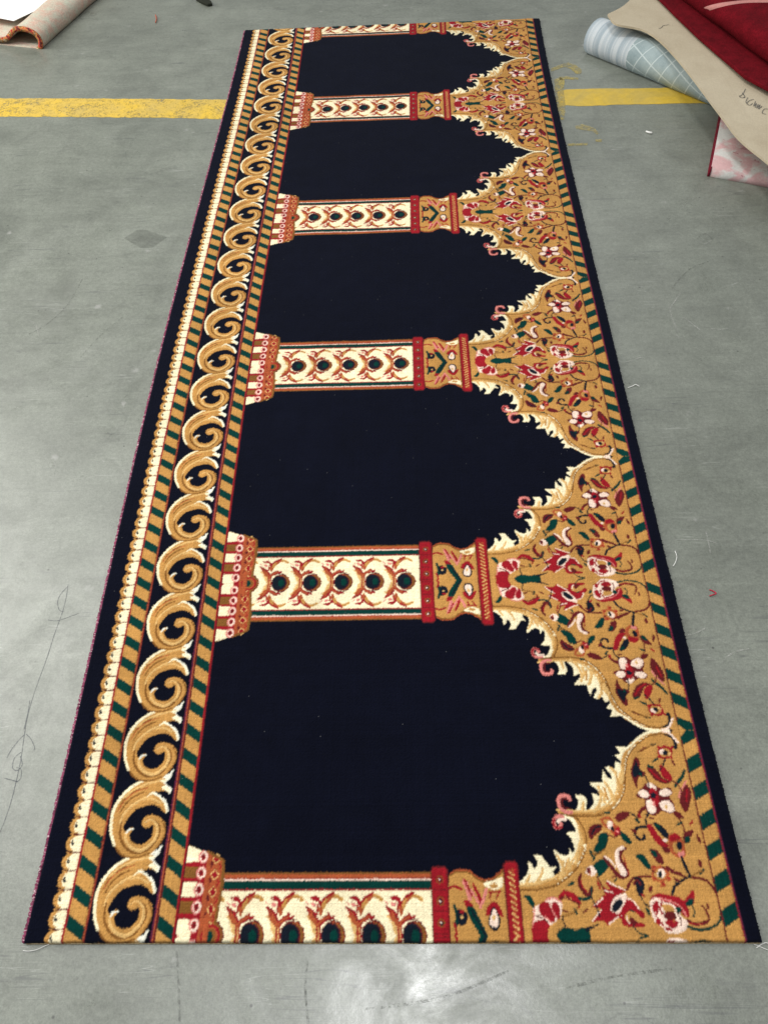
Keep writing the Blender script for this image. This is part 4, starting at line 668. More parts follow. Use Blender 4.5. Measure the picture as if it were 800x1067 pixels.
pb;6918,485 6899,531 6853,550 6807,531 6788,485 6807,439 6853,420 6899,439
pr;6901,485 6887,519 6853,533 6819,519 6805,485 6819,451 6853,437 6887,451
pd;6889,485 6878,510 6853,521 6828,510 6817,485 6828,460 6853,449 6878,460
pw;6869,485 6864,496 6853,501 6842,496 6837,485 6842,474 6853,469 6864,474
sm1.7,1.7;6760,335 6950,335
pb;6918,795 6899,841 6853,860 6807,841 6788,795 6807,749 6853,730 6899,749
pr;6901,795 6887,829 6853,843 6819,829 6805,795 6819,761 6853,747 6887,761
pd;6889,795 6878,820 6853,831 6828,820 6817,795 6828,770 6853,759 6878,770
pw;6869,795 6864,806 6853,811 6842,806 6837,795 6842,784 6853,779 6864,784
sm1.7,1.7;6760,645 6950,645
pm;7930,-300 7930,1017 7972,1077 8143,1077 8185,1017 8185,-300
pr;7950,-300 7950,1017 7978,1057 8137,1057 8165,1017 8165,-300
po;8015,-300 8015,950 8105,950 8105,-300
sg1.8,1.8;8015,-30 8105,-90
sr1.6,1.6;8015,13 8105,-47
sg1.8,1.8;8015,56 8105,-4
sr1.6,1.6;8015,99 8105,39
sg1.8,1.8;8015,142 8105,82
sr1.6,1.6;8015,185 8105,125
sg1.8,1.8;8015,228 8105,168
sr1.6,1.6;8015,271 8105,211
sg1.8,1.8;8015,314 8105,254
sr1.6,1.6;8015,357 8105,297
sg1.8,1.8;8015,400 8105,340
sr1.6,1.6;8015,443 8105,383
sg1.8,1.8;8015,486 8105,426
sr1.6,1.6;8015,529 8105,469
sg1.8,1.8;8015,572 8105,512
sr1.6,1.6;8015,615 8105,555
sg1.8,1.8;8015,658 8105,598
sr1.6,1.6;8015,701 8105,641
sg1.8,1.8;8015,744 8105,684
sr1.6,1.6;8015,787 8105,727
sg1.8,1.8;8015,830 8105,770
sr1.6,1.6;8015,873 8105,813
sg1.8,1.8;8015,916 8105,856
sr1.6,1.6;8015,959 8105,899"""
SCROLL = """pG;2047,1347 2043,1330 2027,1281 1997,1244 1950,1239 1889,1245 1830,1245 1777,1231 1725,1212 1672,1191 1615,1172 1555,1153 1495,1129 1431,1098 1366,1063 1307,1023 1256,979 1211,931 1171,879 1135,825 1104,767 1079,709 1063,654 1054,598 1049,541 1048,481 1051,419 1060,357 1072,296 1089,236 1113,176 1144,115 1181,54 1221,-3 1263,-55 1307,-104 1352,-143 1398,-171 1444,-191 1494,-204 1549,-213 1606,-216 1664,-213 1722,-206 1779,-193 1832,-170 1878,-133 1918,-87 1955,-39 1987,7 2015,54 2037,103 2054,155 2065,210 2067,264 2060,316 2043,367 2021,409 1991,441 1956,464 1916,483 1871,501 1823,515 1777,520 1734,516 1694,504 1662,484 1640,451 1626,410 1623,374 1635,345 1657,321 1681,305 1706,296 1734,296 1759,301 1779,319 1797,343 1813,351 1829,334 1843,301 1850,264 1850,224 1844,179 1830,139 1809,104 1780,74 1748,50 1714,31 1676,18 1636,14 1592,23 1545,40 1506,64 1475,97 1450,136 1438,175 1449,215 1471,254 1484,283 1475,300 1456,308 1435,305 1414,284 1391,253 1370,233 1351,234 1335,248 1322,265 1313,284 1308,307 1311,338 1325,382 1348,434 1377,485 1411,532 1451,577 1493,614 1536,639 1580,656 1625,670 1671,684 1718,695 1764,697 1808,689 1853,672 1895,650 1939,618 1981,579 2015,553 2037,545 2051,548 2058,560 2061,583 2058,615 2049,650 2031,687 2007,727 1977,763 1941,791 1900,816 1861,839 1817,861 1774,882 1757,900 1784,916 1836,929 1884,938 1916,941 1943,940 1968,934 1994,918 2018,898 2037,891 2052,910 2062,942 2061,972 2039,993 2006,1012 1976,1030 1949,1048 1925,1065 1916,1084 1932,1105 1962,1127 1991,1162 2015,1226 2037,1302
sb3,4.9,4.1,2.6;1251,503 1252,470 1254,423 1256,370 1260,320 1264,274 1268,228 1276,183 1289,140 1311,96 1339,54 1371,14 1404,-21 1440,-50 1479,-76 1519,-96 1562,-109 1610,-114 1661,-113 1712,-105 1757,-91 1796,-69 1831,-40 1863,-5 1891,32 1917,73 1940,119 1957,166 1967,210 1968,250 1962,288 1949,324 1930,355 1899,382 1859,405 1820,424 1793,437
sg3.8,6.4,4.9,2.7;1364,211 1370,185 1377,146 1388,104 1405,68 1429,37 1459,8 1492,-18 1528,-38 1566,-55 1609,-69 1652,-76 1694,-74 1736,-58 1778,-32 1818,0 1851,32 1878,64 1899,98 1915,135 1924,174 1925,219 1918,268 1906,316 1889,355 1865,386 1835,410 1802,428 1772,438 1745,434 1719,420 1696,403 1680,392
sb2.6,2.6;1139,140 1157,107 1183,59 1215,8 1249,-38 1286,-79 1326,-119 1371,-153 1419,-178 1475,-191 1538,-195 1601,-193 1658,-187 1712,-175 1765,-157 1811,-139 1843,-126
sb2.3,2.3;1965,-39 1982,-6 2007,40 2033,92 2050,138 2059,176 2062,212 2061,247 2054,282 2039,322 2016,364 1993,401 1977,428
sb1.6,3.2,2;1202,541 1213,572 1228,617 1247,666 1269,708 1294,743 1322,775 1353,804 1388,831 1430,857 1480,881 1525,902 1557,916
sb2,2;1190,690 1203,721 1222,767 1246,817 1278,860 1326,897 1385,932 1442,963 1481,984
sg2.8,5.2,2.4;1238,375 1241,401 1246,439 1253,481 1267,522 1288,559 1314,597 1345,635 1379,671 1419,706 1465,742 1512,775 1559,802 1607,823 1657,838 1702,850 1733,858
sg2.4,4.5,2.8;1224,822 1251,849 1288,887 1333,928 1381,965 1433,995 1491,1023 1551,1048 1611,1070 1675,1089 1745,1105 1807,1118 1850,1128
so1.4,1.4;1153,578 1166,612 1185,662 1208,716 1236,765 1268,807 1304,847 1345,884 1391,917 1449,945 1517,969 1580,989 1623,1002
sc4.4,5.6,4.4;1207,15 1190,47 1164,93 1138,145 1117,194 1103,239 1093,284 1086,330 1080,375 1074,421 1070,468 1069,514 1071,560 1078,605 1089,650 1102,695 1118,737 1138,778 1160,816 1184,853 1210,889 1237,922 1265,954 1296,984 1330,1013 1368,1042 1410,1070 1453,1097 1497,1119 1541,1137 1586,1152 1631,1164 1674,1177 1719,1191 1765,1205 1805,1217 1833,1225
pc;1795,1206 1848,1221 1931,1231 1997,1248 2028,1287 2042,1331 2047,1347 2045,1310 2034,1244 2016,1185 1986,1142 1949,1105 1916,1084 1892,1087 1870,1105 1850,1128 1822,1152 1794,1181
sh2.9,2.9;1833,1225 1859,1223 1897,1220 1937,1219 1969,1225 1993,1243 2012,1269 2027,1295 2038,1313
sG2,2;1746,1128 1769,1132 1802,1138 1837,1144 1867,1151 1892,1158 1914,1165 1933,1171 1946,1176
sg2.4,2.4;1567,1080 1592,1085 1629,1092 1669,1100 1708,1109 1746,1118 1786,1130 1822,1140 1847,1147
pc;1875,988 1882,1008 1905,1028 1928,1040 1947,1037 1965,1024 1985,1011 2012,999 2039,985 2057,968 2059,940 2051,909 2037,891 2018,898 1994,917 1967,938 1933,954 1896,971
sh2.4,2.4;1950,1038 1960,1031 1976,1022 1993,1011 2008,1001 2022,992 2035,983 2047,973 2054,962 2054,947 2049,930 2043,914 2039,903
sc2.8,5.2,4.4;1653,849 1666,862 1686,881 1709,898 1735,906 1763,901 1795,888 1827,869 1859,848 1891,825 1922,798 1952,767 1978,734 2000,694 2018,647 2033,605 2044,575
sh1.6,2.8,2.8;1724,906 1748,899 1783,889 1821,876 1857,858 1892,835 1929,807 1963,776 1991,744 2013,705 2031,661 2045,621 2055,594
sg2.8,4;1583,783 1612,788 1654,797 1700,803 1744,801 1788,787 1833,764 1874,741 1902,725
sh3.1,3.1;1484,283 1470,281 1450,278 1430,273 1413,265 1402,253 1394,237 1389,222 1384,211
ph;1832,1229 1874,1237 1941,1240 1996,1252 2024,1288 2040,1332 2047,1347 2044,1307 2033,1239 2020,1185 2010,1161 1999,1150 1983,1146 1956,1150 1924,1162 1894,1176 1863,1193 1835,1213
pN;1921,1081 2007,1162 2052,1146 2066,987 1982,1030
pN;1795,908 1885,932 1965,928 2040,876 2055,721 1977,789 1874,858
sh1.8,1.8;1916,1084 1930,1098 1950,1117 1971,1140 1990,1166 2005,1199 2019,1240 2031,1277 2040,1303
sh1.8,1.8;1926,1077 1938,1066 1956,1051 1976,1035 1994,1020 2012,1009 2030,1000 2046,989 2056,976 2057,955 2052,931 2046,907 2041,891"""
P = 0.66070956; Y0, Y1 = -0.01755, 3.30866
LEFT_POLY = [0.00108625, -0.01171621, 0.04194302, -0.05175209, 0.0079109, -0.00058722]
RIGHT_POLY = [0.00122785, -0.00687873, 0.01472892, -0.01431579, -0.00319141]
YARN = dict(N=(7, 9, 22), G=(180, 132, 71), g=(206, 166, 105), b=(120, 79, 36), c=(234, 221, 184), w=(230, 204, 186), p=(204, 122, 114), h=(222, 220, 204),
            r=(142, 24, 34), m=(92, 28, 30), e=(3, 50, 44), d=(18, 24, 34), o=(160, 78, 46), v=(92, 34, 58), y=(196, 148, 60))
KEYS = list(YARN); IDX = {k: i for i, k in enumerate(KEYS)}
NR, NC, W = 510, 922, 1.195
DU, DV = W / NC, P / NR
HR = NR // 2 + 1
def parse(txt):
    out = []
    for ln in txt.split('\n'):
        hd, body = ln.split(';'); pts = np.array([[float(q) for q in s.split(',')] for s in body.split()]) * 1e-4
        out.append((hd[0], hd[1], pts, [float(q) for q in hd[2:].split(',')] if hd[0] == 's' else None))
    return out
def paint(grid, shapes, off=(0, 0)):
    nr, nc = grid.shape
    for typ, c, pts, w in shapes:
        pts = pts + np.array(off); pad = 0.001 if typ == 'p' else max(w) * 0.0006
        c0 = max(0, int((pts[:, 0].min() - pad) / DU) - 1); c1 = min(nc, int((pts[:, 0].max() + pad) / DU) + 2)
        r0 = max(0, int((pts[:, 1].min() - pad) / DV) - 1); r1 = min(nr, int((pts[:, 1].max() + pad) / DV) + 2)
        if c1 <= c0 or r1 <= r0: continue
        rr = np.arange(r0, r1); cc = np.arange(c0, c1)
        U = (cc[None, :] + 0.5) * DU + np.where(rr % 2 == 0, 0.35, -0.35)[:, None] * DU
        V = (rr[:, None] + 0.5) * DV + np.where(cc % 2 == 0, 0.45, -0.45)[None, :] * DV
        U, V = np.broadcast_arrays(U, V)
        if typ == 'p':
            ins = np.zeros(U.shape, bool); n = len(pts)
            for i in range(n):
                x1, y1 = pts[i]; x2, y2 = pts[(i + 1) % n]
                if y1 == y2: continue
                ins ^= ((V < y1) != (V < y2)) & (U < (x2 - x1) * (V - y1) / (y2 - y1) + x1)
        else:
            seg = np.r_[0, np.cumsum(np.hypot(*np.diff(pts, axis=0).T))]; seg /= max(seg[-1], 1e-9)
            rad = np.interp(seg, np.linspace(0, 1, len(w)), w) * 0.0005; ins = np.zeros(U.shape, bool)
            rad = np.maximum(rad, 0.0008)
            for i in range(len(pts) - 1):
                a, b = pts[i], pts[i + 1]; d = b - a; L = max(d @ d, 1e-12)
                t = np.clip(((U - a[0]) * d[0] + (V - a[1]) * d[1]) / L, 0, 1)
                ins |= np.hypot(U - a[0] - t * d[0], V - a[1] - t * d[1]) < rad[i] * (1 - t) + rad[i + 1] * t
        grid[r0:r1, c0:c1][ins] = IDX[c]
half = np.full((HR, NC), IDX['N'], np.int8)
paint(half, parse(HALF))
rows = np.arange(NR); fold = np.where(rows < HR, rows, NR - 1 - rows)
cell = half[np.clip(fold, 0, HR - 1)].copy()
# border on the left: beads, rope, scrolls, rope (these run on, they are not mirrored)
def R_(c, u0, u1, v0, v1): return ('p', c, np.array([[u0, v0], [u1, v0], [u1, v1], [u0, v1]]), None)
cell[:, :int(0.2525 / DU)] = IDX['N']
sh = [R_('c', 0.0495, 0.064, -1, 1)]
th = np.linspace(0, 2 * np.pi, 17)[:-1]
for k in range(-1, 24):
    v = (0.0250 + k / 22) * P
    sh.append(('p', 'G', np.c_[0.0466 + 0.0118 * np.cos(th), v + 0.0135 * np.sin(th)], None))
    sh.append(('p', 'c', np.c_[0.0522 + 0.0098 * np.cos(th), v + 0.0120 * np.sin(th)], None))
    sh.append(('p', 'd', np.array([[0.0432, v + 0.002], [0.0462, v + 0.0074], [0.0474, v + 0.001], [0.0500, v - 0.001], [0.0468, v - 0.0046], [0.0440, v - 0.0015]]), None))
    sh.append(('p', 'b', np.array([[0.0390, v - 0.001], [0.0412, v + 0.001], [0.0412, v - 0.003]]), None))
for k in range(-1, 24):
    v = (0.0250 + (k + 0.5) / 22) * P
    sh.append(('s', 'm', np.array([[0.0405, v + 0.0015], [0.047, v - 0.001], [0.054, v - 0.0005], [0.064, v]]), [1.4, 2.6]))
    sh.append(('s', 'G', np.array([[0.0395, v + 0.001], [0.044, v - 0.001]]), [1.6, 1.6]))
sh += [R_('r', 0.0625, 0.0668, -1, 1), R_('G', 0.0668, 0.0985, -1, 1), R_('G', 0.2175, 0.2465, -1, 1)]
for ua, ub in ((0.0668, 0.0985), (0.2175, 0.2465)):
    for k in range(-1, 16):
        v = (0.006 + k / 14) * P; s = 0.0098
        sh.append(('p', 'e', np.array([[ua, v + s + 0.0105], [ub, v - s + 0.0105], [ub, v - s - 0.0105], [ua, v + s - 0.0105]]), None))
sh += [R_('m', 0.0975, 0.1025, -1, 1), R_('o', 0.0988, 0.1005, -1, 1), R_('v', 0.2108, 0.2150, -1, 1), R_('m', 0.2150, 0.2180, -1, 1), R_('o', 0.2136, 0.2150, -1, 1), R_('r', 0.2462, 0.2512, -1, 1), R_('m', 0.2495, 0.2512, -1, 1)]
sc_sh = parse(SCROLL)
for k in range(-1, 6): paint(cell, sc_sh, (0, k * P / 5))
paint(cell, sh)
# the knots of the whole length
nrow = int((Y1 - Y0) / DV) + 1
yv = Y0 + np.arange(nrow) * (Y1 - Y0) / (nrow - 1)
vn = yv / P                      # the first niche was stretched a little in weaving
vw = vn + np.where(vn < 0.5, 0.0015 + 0.0045 * np.clip((0.5 - vn) / 0.3, 0, 1) + 0.008 * np.clip(1 - (vn + 0.02) / 0.14, 0, 1), 0.0015 * np.clip((1.0 - vn) / 0.5, 0, 1))
ri = np.floor(np.mod(vn * P, P) / DV).astype(int) % NR
rw = np.floor(np.mod(vw * P, P) / DV).astype(int) % NR
uu = (np.arange(NC) + 0.5) * DU
idx = cell[rw]; nb_ = int(0.2525 / DU); idx[:, :nb_] = cell[ri][:, :nb_]
pal = np.array([srgb(*YARN[k]) for k in KEYS])
colr = pal[idx]
def smooth_noise(shape, n):
    g = rng.standard_normal((n[0] + 2, n[1] + 2)); a = np.linspace(0, n[0], shape[0]); b = np.linspace(0, n[1], shape[1])
    i = a.astype(int); j = b.astype(int); fa = (a - i)[:, None]; fb = (b - j)[None, :]; fa = fa * fa * (3 - 2 * fa); fb = fb * fb * (3 - 2 * fb)
    return (g[i][:, j] * (1 - fa) * (1 - fb) + g[i + 1][:, j] * fa * (1 - fb) + g[i][:, j + 1] * (1 - fa) * fb + g[i + 1][:, j + 1] * fa * fb)
# frayed knots: a few swap with their neighbour along the weft
swap = rng.random(idx.shape) < 0.10; colr[swap] = np.roll(colr, 1, axis=0)[swap]
swap = rng.random(idx.shape) < 0.06; colr[swap] = np.roll(colr, -1, axis=1)[swap]
nbm = (np.roll(colr, 1, 0) + np.roll(colr, -1, 0) + np.roll(colr, 1, 1) + np.roll(colr, -1, 1)) / 4
mixf = (0.42 + 0.25 * rng.random(idx.shape))[..., None]; colr = colr * (1 - mixf) + nbm * mixf
tone = 1 + 0.10 * rng.standard_normal(idx.shape)
tone *= 1 + 0.05 * smooth_noise(idx.shape, (40, 14)) + 0.05 * smooth_noise(idx.shape, (160, 60))
tone *= (1 + 0.05 * rng.standard_normal(nrow))[:, None] * (1 + 0.035 * rng.standard_normal(NC))[None, :]
colr = np.clip(colr * np.clip(tone, 0.6, 1.45)[..., None], 0, 0.9)
l = np.polyval(LEFT_POLY, yv); r = np.polyval(RIGHT_POLY, yv)
X = np.where(uu[None] < 0.2275, l[:, None] + uu[None], np.where(uu[None] > 1.15, r[:, None] + uu[None],
    (l[:, None] + 0.2275) + (uu[None] - 0.2275) / (1.15 - 0.2275) * ((r - l)[:, None] + 1.15 - 0.2275)))
Yc = np.repeat(yv[:, None], NC, 1)
cut0 = 0.0005 * smooth_noise((1, NC), (1, 40))[0] - 0.0007 * rng.random(NC); cut1 = 0.0025 * smooth_noise((1, NC), (1, 25))[0]
Yc[:3] += cut0[None]; Yc[-3:] += cut1[None]
Z = 0.0010 * smooth_noise(idx.shape, (60, 22)) * 0.45 * np.clip(np.arange(nrow) / 90, 0.1, 1)[:, None] + 0.00028 * rng.standard_normal(idx.shape)
# carved edges between yarns sink a little
edge = np.zeros(idx.shape, bool); edge[:-1] |= idx[1:] != idx[:-1]; edge[:, :-1] |= idx[:, 1:] != idx[:, :-1]
Z[edge] -= 0.0006
# pile rounds off at the four sides
lint = rng.random(idx.shape) < 0.00008
colr[lint] = colr[lint] * 0.6 + 0.12; Z[lint] += 0.0006
def rim(n, m): t = np.clip(np.arange(n) / m, 0, 1); return 1 - np.sqrt(1 - (1 - t) ** 2)
bu = rim(NC, 5); bu = np.maximum(bu, bu[::-1]); bv = rim(nrow, 3); bv = np.maximum(bv, bv[::-1])
Z -= 0.006 * np.maximum(bu[None, :], bv[:, None])
X[:, 0] += 0.0006 * rng.standard_normal(nrow); X[:, -1] += 0.0011 * rng.standard_normal(nrow)
verts = np.stack([X, Yc, Z], -1).reshape(-1, 3)
cols = np.concatenate([colr.reshape(-1, 3), np.ones((nrow * NC, 1))], 1)
# skirt: the sides of the tufts down to the backing
per = np.r_[np.arange(NC), np.arange(1, nrow) * NC + NC - 1, (nrow - 1) * NC + np.arange(NC - 2, -1, -1), np.arange(nrow - 2, 0, -1) * NC]
sk = verts[per].copy(); sk[:, 2] = ZF + 0.0022
nv = len(verts); verts = np.r_[verts, sk]; cols = np.r_[cols, cols[per]]
ii = (np.arange(nrow - 1)[:, None] * NC + np.arange(NC - 1)[None]).ravel()
quads = np.stack([ii, ii + 1, ii + NC + 1, ii + NC], 1)
m_ = len(per); a_ = np.arange(m_); b_ = (a_ + 1) % m_
quads = np.r_[quads, np.stack([per[a_], nv + a_, nv + b_, per[b_]], 1)].astype(np.int32)
me = bpy.data.meshes.new('pile')
me.vertices.add(len(verts)); me.vertices.foreach_set('co', verts.astype(np.float32).ravel())
me.loops.add(quads.size); me.loops.foreach_set('vertex_index', quads.ravel())
me.polygons.add(len(quads)); me.polygons.foreach_set('loop_start', np.arange(0, quads.size, 4, dtype=np.int32))
try: me.polygons.foreach_set('loop_total', np.full(len(quads), 4, np.int32))
except Exception: pass
me.update(calc_edges=True)
ca = me.color_attributes.new('yarn', 'FLOAT_COLOR', 'POINT'); ca.data.foreach_set('color', cols.astype(np.float32).ravel())
k = NT('wool_pile', 1.0, 0.05)
at = k.n('ShaderNodeAttribute', _attribute_name='yarn'); k.l(at.outputs['Color'], k.b.inputs['Base Color'])
k.b.inputs['Sheen Weight'].default_value = 0.03; k.b.inputs['Sheen Roughness'].default_value = 0.6; k.b.inputs['Sheen Tint'].default_value = (0.75, 0.82, 1, 1)
carpet = empty('prayer_carpet', (0.6, 0, ZF), 'long navy prayer carpet with golden arches, white columns and scroll border, unrolled on concrete', 'carpet')
child(link('pile', me, k.m), carpet)
# backing
kb = NT('jute_backing', 0.95, 0.1); kb.l(kb.ramp(kb.noise(kb.coord(), 260, 3), [(0.3, srgb(120, 104, 78)), (0.7, srgb(172, 156, 122))]), kb.b.inputs['Base Color'])
S_ = range(0, nrow, 20); vb = []; fb = []
for i in list(S_) + [nrow - 1]:
    e0 = -0.0015 if i == 0 else (0.0015 if i >= nrow - 1 else 0)
    for z in (ZF + 0.0004, ZF + 0.0024): vb += [(X[i, 2], Yc[i, NC // 2] * 0 + yv[i] + e0, z), (X[i, -3] , yv[i] + e0, z)]
nb = len(vb) // 4
for i in range(nb - 1):
    o = i * 4; fb += [(o, o + 1, o + 5, o + 4), (o + 2, o + 6, o + 7, o + 3), (o, o + 4, o + 6, o + 2), (o + 1, o + 3, o + 7, o + 5)]
fb += [(0, 2, 3, 1), (nb * 4 - 4, nb * 4 - 3, nb * 4 - 1, nb * 4 - 2)]
child(link('backing', mesh('backing', vb, fb), kb.m), carpet)
# stitched purple binding on the left edge
def tube(name, pts, rad, mat, seg=8, cap=True, flat=1.0, parent=None):
    vs, fs = [], []; n = len(pts)
    for i, p in enumerate(pts):
        p = Vector(p); d = (Vector(pts[min(i + 1, n - 1)]) - Vector(pts[max(i - 1, 0)])).normalized()
        s = d.cross(Vector((0, 0, 1))).normalized() if abs(d.z) < 0.95 else Vector((1, 0, 0)); u = s.cross(d)
        rr = rad(i / max(n - 1, 1)) if callable(rad) else rad
        for j in range(seg):
            a = 2 * math.pi * j / seg; vs.append(p + s * math.cos(a) * rr + u * math.sin(a) * rr * flat)
    for i in range(n - 1):
        for j in range(seg): fs.append((i * seg + j, i * seg + (j + 1) % seg, (i + 1) * seg + (j + 1) % seg, (i + 1) * seg + j))
    fs += [tuple(range(seg - 1, -1, -1)), tuple((n - 1) * seg + j for j in range(seg))]
    return link(name, mesh(name, vs, fs, True), mat, parent)
kk = NT('binding_yarn', 0.85, 0.2); c = kk.coord()
kk.l(kk.mix(kk.ramp(kk.noise(c, 230, 3, 0.6, 0, (0.6, 1.6, 1)), [(0.56, 0.0), (0.66, 0.85)]), kk.ramp(kk.noise(c, 60, 4), [(0.3, srgb(84, 30, 54)), (0.7, srgb(150, 70, 100))]), srgb(214, 186, 190)), kk.b.inputs['Base Color'])
bp = [(float(X[i, 0]) - 0.0012 + 0.0006 * math.sin(i * 0.9) + random.uniform(-.0004, .0004), float(yv[i]), -0.0052 + 0.0006 * math.sin(i * 1.7)) for i in range(0, nrow, 2)]
child(tube('edge_binding', bp, lambda t: 0.0031 + random.uniform(-0.0005, 0.0005), kk.m, 7), carpet)

# ------------------------------------------------------------------ threads, lint and marks on the floor
def plain(name, rgb, rough=0.9, spec=0.2, var=0.12, scale=90):
    k = NT(name, rough, spec); n = k.noise(k.coord(), scale, 5, 0.65)
    k.l(k.ramp(n, [(0.3, tuple(v * (1 - var) for v in rgb)), (0.7, tuple(min(1, v * (1 + var)) for v in rgb))]), k.b.inputs['Base Color']); return k.m
white_fibre = plain('white_fibre', (0.78, 0.77, 0.74)); red_fibre = plain('red_fibre', srgb(178, 40, 66))
def smoothpx(p, n=6):
    p = [Vector(q).to_2d() for q in p]; o = []
    for i in range(len(p) - 1):
        a, b, c, d = p[max(i - 1, 0)], p[i], p[i + 1], p[min(i + 2, len(p) - 1)]
        for j in range(n):
            s = j / n; o.append(0.5 * ((2 * b) + (c - a) * s + (2 * a - 5 * b + 4 * c - d) * s * s + (3 * b - a - 3 * c + d) * s ** 3))
    return o + [p[-1]]
def thread(px, rad, mat, label, cat='thread', lift=0.002, name='loose_thread'):
    pts = [ray(q.x, q.y, ZF + rad + lift * math.sin(math.pi * i / (len(px) * 6)) ** 2) for i, q in enumerate(smoothpx(px))]
    return tag(tube(name, pts, rad, mat, 6), label, cat)
thread([(24, 991), (30, 991.5), (38, 990), (46, 986.5), (52, 984)], 0.0005, white_fibre, 'white thread curling out below the near left corner of the prayer carpet')
thread([(788, 988), (794, 984), (799, 983), (806, 986)], 0.0006, white_fibre, 'white thread lying beside the near right corner of the prayer carpet', lift=0.004)
thread([(785, 984), (792, 987), (799, 990), (804, 992)], 0.0005, white_fibre, 'lower white thread crossing another at the near right corner of the carpet')
thread([(654, 404), (659, 402), (662, 400.5), (666, 402.5)], 0.0009, white_fibre, 'short bent white fibre on the floor right of the carpet, level with its fourth arch')
thread([(703, 574), (705, 580), (703.5, 586), (701, 590)], 0.0007, white_fibre, 'upright white fibre on the floor just above the red scrap, beside the carpet')
thread([(739, 614.5), (743, 616), (746, 618.5), (742, 620), (739, 621)], 0.0012, red_fibre, 'tiny red yarn scrap bent in a V on the floor right of the carpet', 'yarn scrap', name='yarn_scrap')
thread([(162, 15), (163, 19), (162, 23)], 0.0022, plain('rust_fibre', srgb(176, 96, 78)), 'tiny rusty red scrap on the floor beyond the yellow line, left of the carpet', 'scrap', name='yarn_scrap')
thread([(673, 136.5), (676, 137.5), (679, 138)], 0.003, white_fibre, 'white fluff speck on the floor below the right yellow line', 'lint', name='lint')
# pencil drawing on the slab at left
def ribbon(vs, fs, px, w, z):
    pts = [ray(q.x, q.y, z) for q in smoothpx(px, 5)]; b = len(vs)
    for i, p in enumerate(pts):
        d = (pts[min(i + 1, len(pts) - 1)] - pts[max(i - 1, 0)]).normalized(); s = Vector((-d.y, d.x, 0)) * w * random.uniform(0.6, 1.1)
        vs += [p + s, p - s]
    for i in range(len(pts) - 1): fs.append((b + 2 * i, b + 2 * i + 1, b + 2 * i + 3, b + 2 * i + 2))
vs, fs = [], []
zz = 0
for s_ in ([(71, 609), (69, 622), (65, 638), (57, 660), (48, 688), (37, 718), (29, 745), (25, 768), (21, 795), (13, 830), (5, 855), (-3, 874)],
           [(71, 611), (64, 618), (60, 627), (62, 636), (67, 637)], [(50, 646), (58, 647), (66, 645), (74, 642), (82, 639)], [(31, 730), (29, 742), (25, 760)],
           [(25, 766), (19, 772), (12, 781), (7, 790)], [(27, 765), (32, 770), (36, 779), (35, 782)], [(22, 784), (15, 790), (13, 800), (18, 803), (23, 797), (21, 788)],
           [(17, 800), (22, 802), (21, 812), (16, 815)], [(4, 811), (12, 813), (19, 815)]):
    ribbon(vs, fs, s_, 0.00075, ZF + 0.0005 + zz * 0.00003); zz += 1
kp = NT('pencil', 0.6, 0.3); kp.b.inputs['Base Color'].default_value = (0.13, 0.14, 0.15, 1)
kp.l(kp.ramp(kp.noise(kp.coord(), 300, 3), [(0.35, 0.25), (0.6, 0.85)]), kp.b.inputs['Alpha'])
tag(link('pencil_drawing', mesh('pencil_drawing', vs, fs), kp.m), 'long grey pencil scribble drawn on the concrete left of the carpet', 'drawing')

# pale scuffs and a darker diamond stain on the slab
def floor_mark(name, strokes, w, rgb, lo, hi):
    global zz
    ks = NT(name, 0.6, 0.3); ks.b.inputs['Base Color'].default_value = (*rgb, 1)
    ks.l(ks.ramp(ks.noise(ks.coord(), 120, 6, 0.8), [(lo, 0.0), (hi, 0.75)]), ks.b.inputs['Alpha'])
    for s_ in strokes:
        vs, fs = [], []; ribbon(vs, fs, s_, w, ZF + 0.0006 + zz * 0.00002); zz += 1
        tag(link(name, mesh(name, vs, fs), ks.m), kind='structure')
floor_mark('chalk_scuff', [[(709, 305), (702, 315), (698, 322), (701, 333), (706, 345)], [(703, 347), (708, 352), (712, 350)], [(740, 342), (750, 343), (758, 342)], [(712, 330), (722, 338), (730, 344)],
    [(728, 251), (734, 254), (741, 250)], [(655, 266), (664, 263), (672, 265)], [(693, 266), (697, 267)], [(702, 562), (735, 563), (748, 567)], [(735, 553), (738, 566), (740, 576)], [(28, 333), (37, 338), (41, 350)],
    [(715, 662), (724, 660), (734, 655)], [(752, 690), (764, 680), (780, 676)], [(640, 375), (652, 377), (668, 372)]], 0.0016, (0.42, 0.42, 0.39), 0.42, 0.62)
floor_mark('dark_scuff', [[(700, 300), (712, 286), (722, 278), (738, 272)], [(726, 248), (735, 243), (742, 249)], [(86, 290), (70, 318), (48, 338), (30, 348)], [(128, 330), (104, 350), (84, 372)],
    [(700, 1010), (640, 1018), (590, 1030)], [(530, 1012), (460, 1040), (380, 1052)], [(320, 1000), (318, 1030), (321, 1067)], [(184, 992), (186, 1030), (187, 1067)]], 0.0022, (0.085, 0.09, 0.08), 0.45, 0.75)
kd = NT('stain', 0.45, 0.4); kd.b.inputs['Base Color'].default_value = (0.10, 0.108, 0.092, 1)
kd.l(kd.ramp(kd.noise(kd.coord(), 30, 6, 0.7), [(0.3, 0.08), (0.7, 0.34)]), kd.b.inputs['Alpha'])
ragged('diamond_stain', [(129, 248), (143, 239), (152, 239), (174, 247), (158, 258), (147, 258)], kd.m, ZF + 0.0005, 0.012, 0.001)

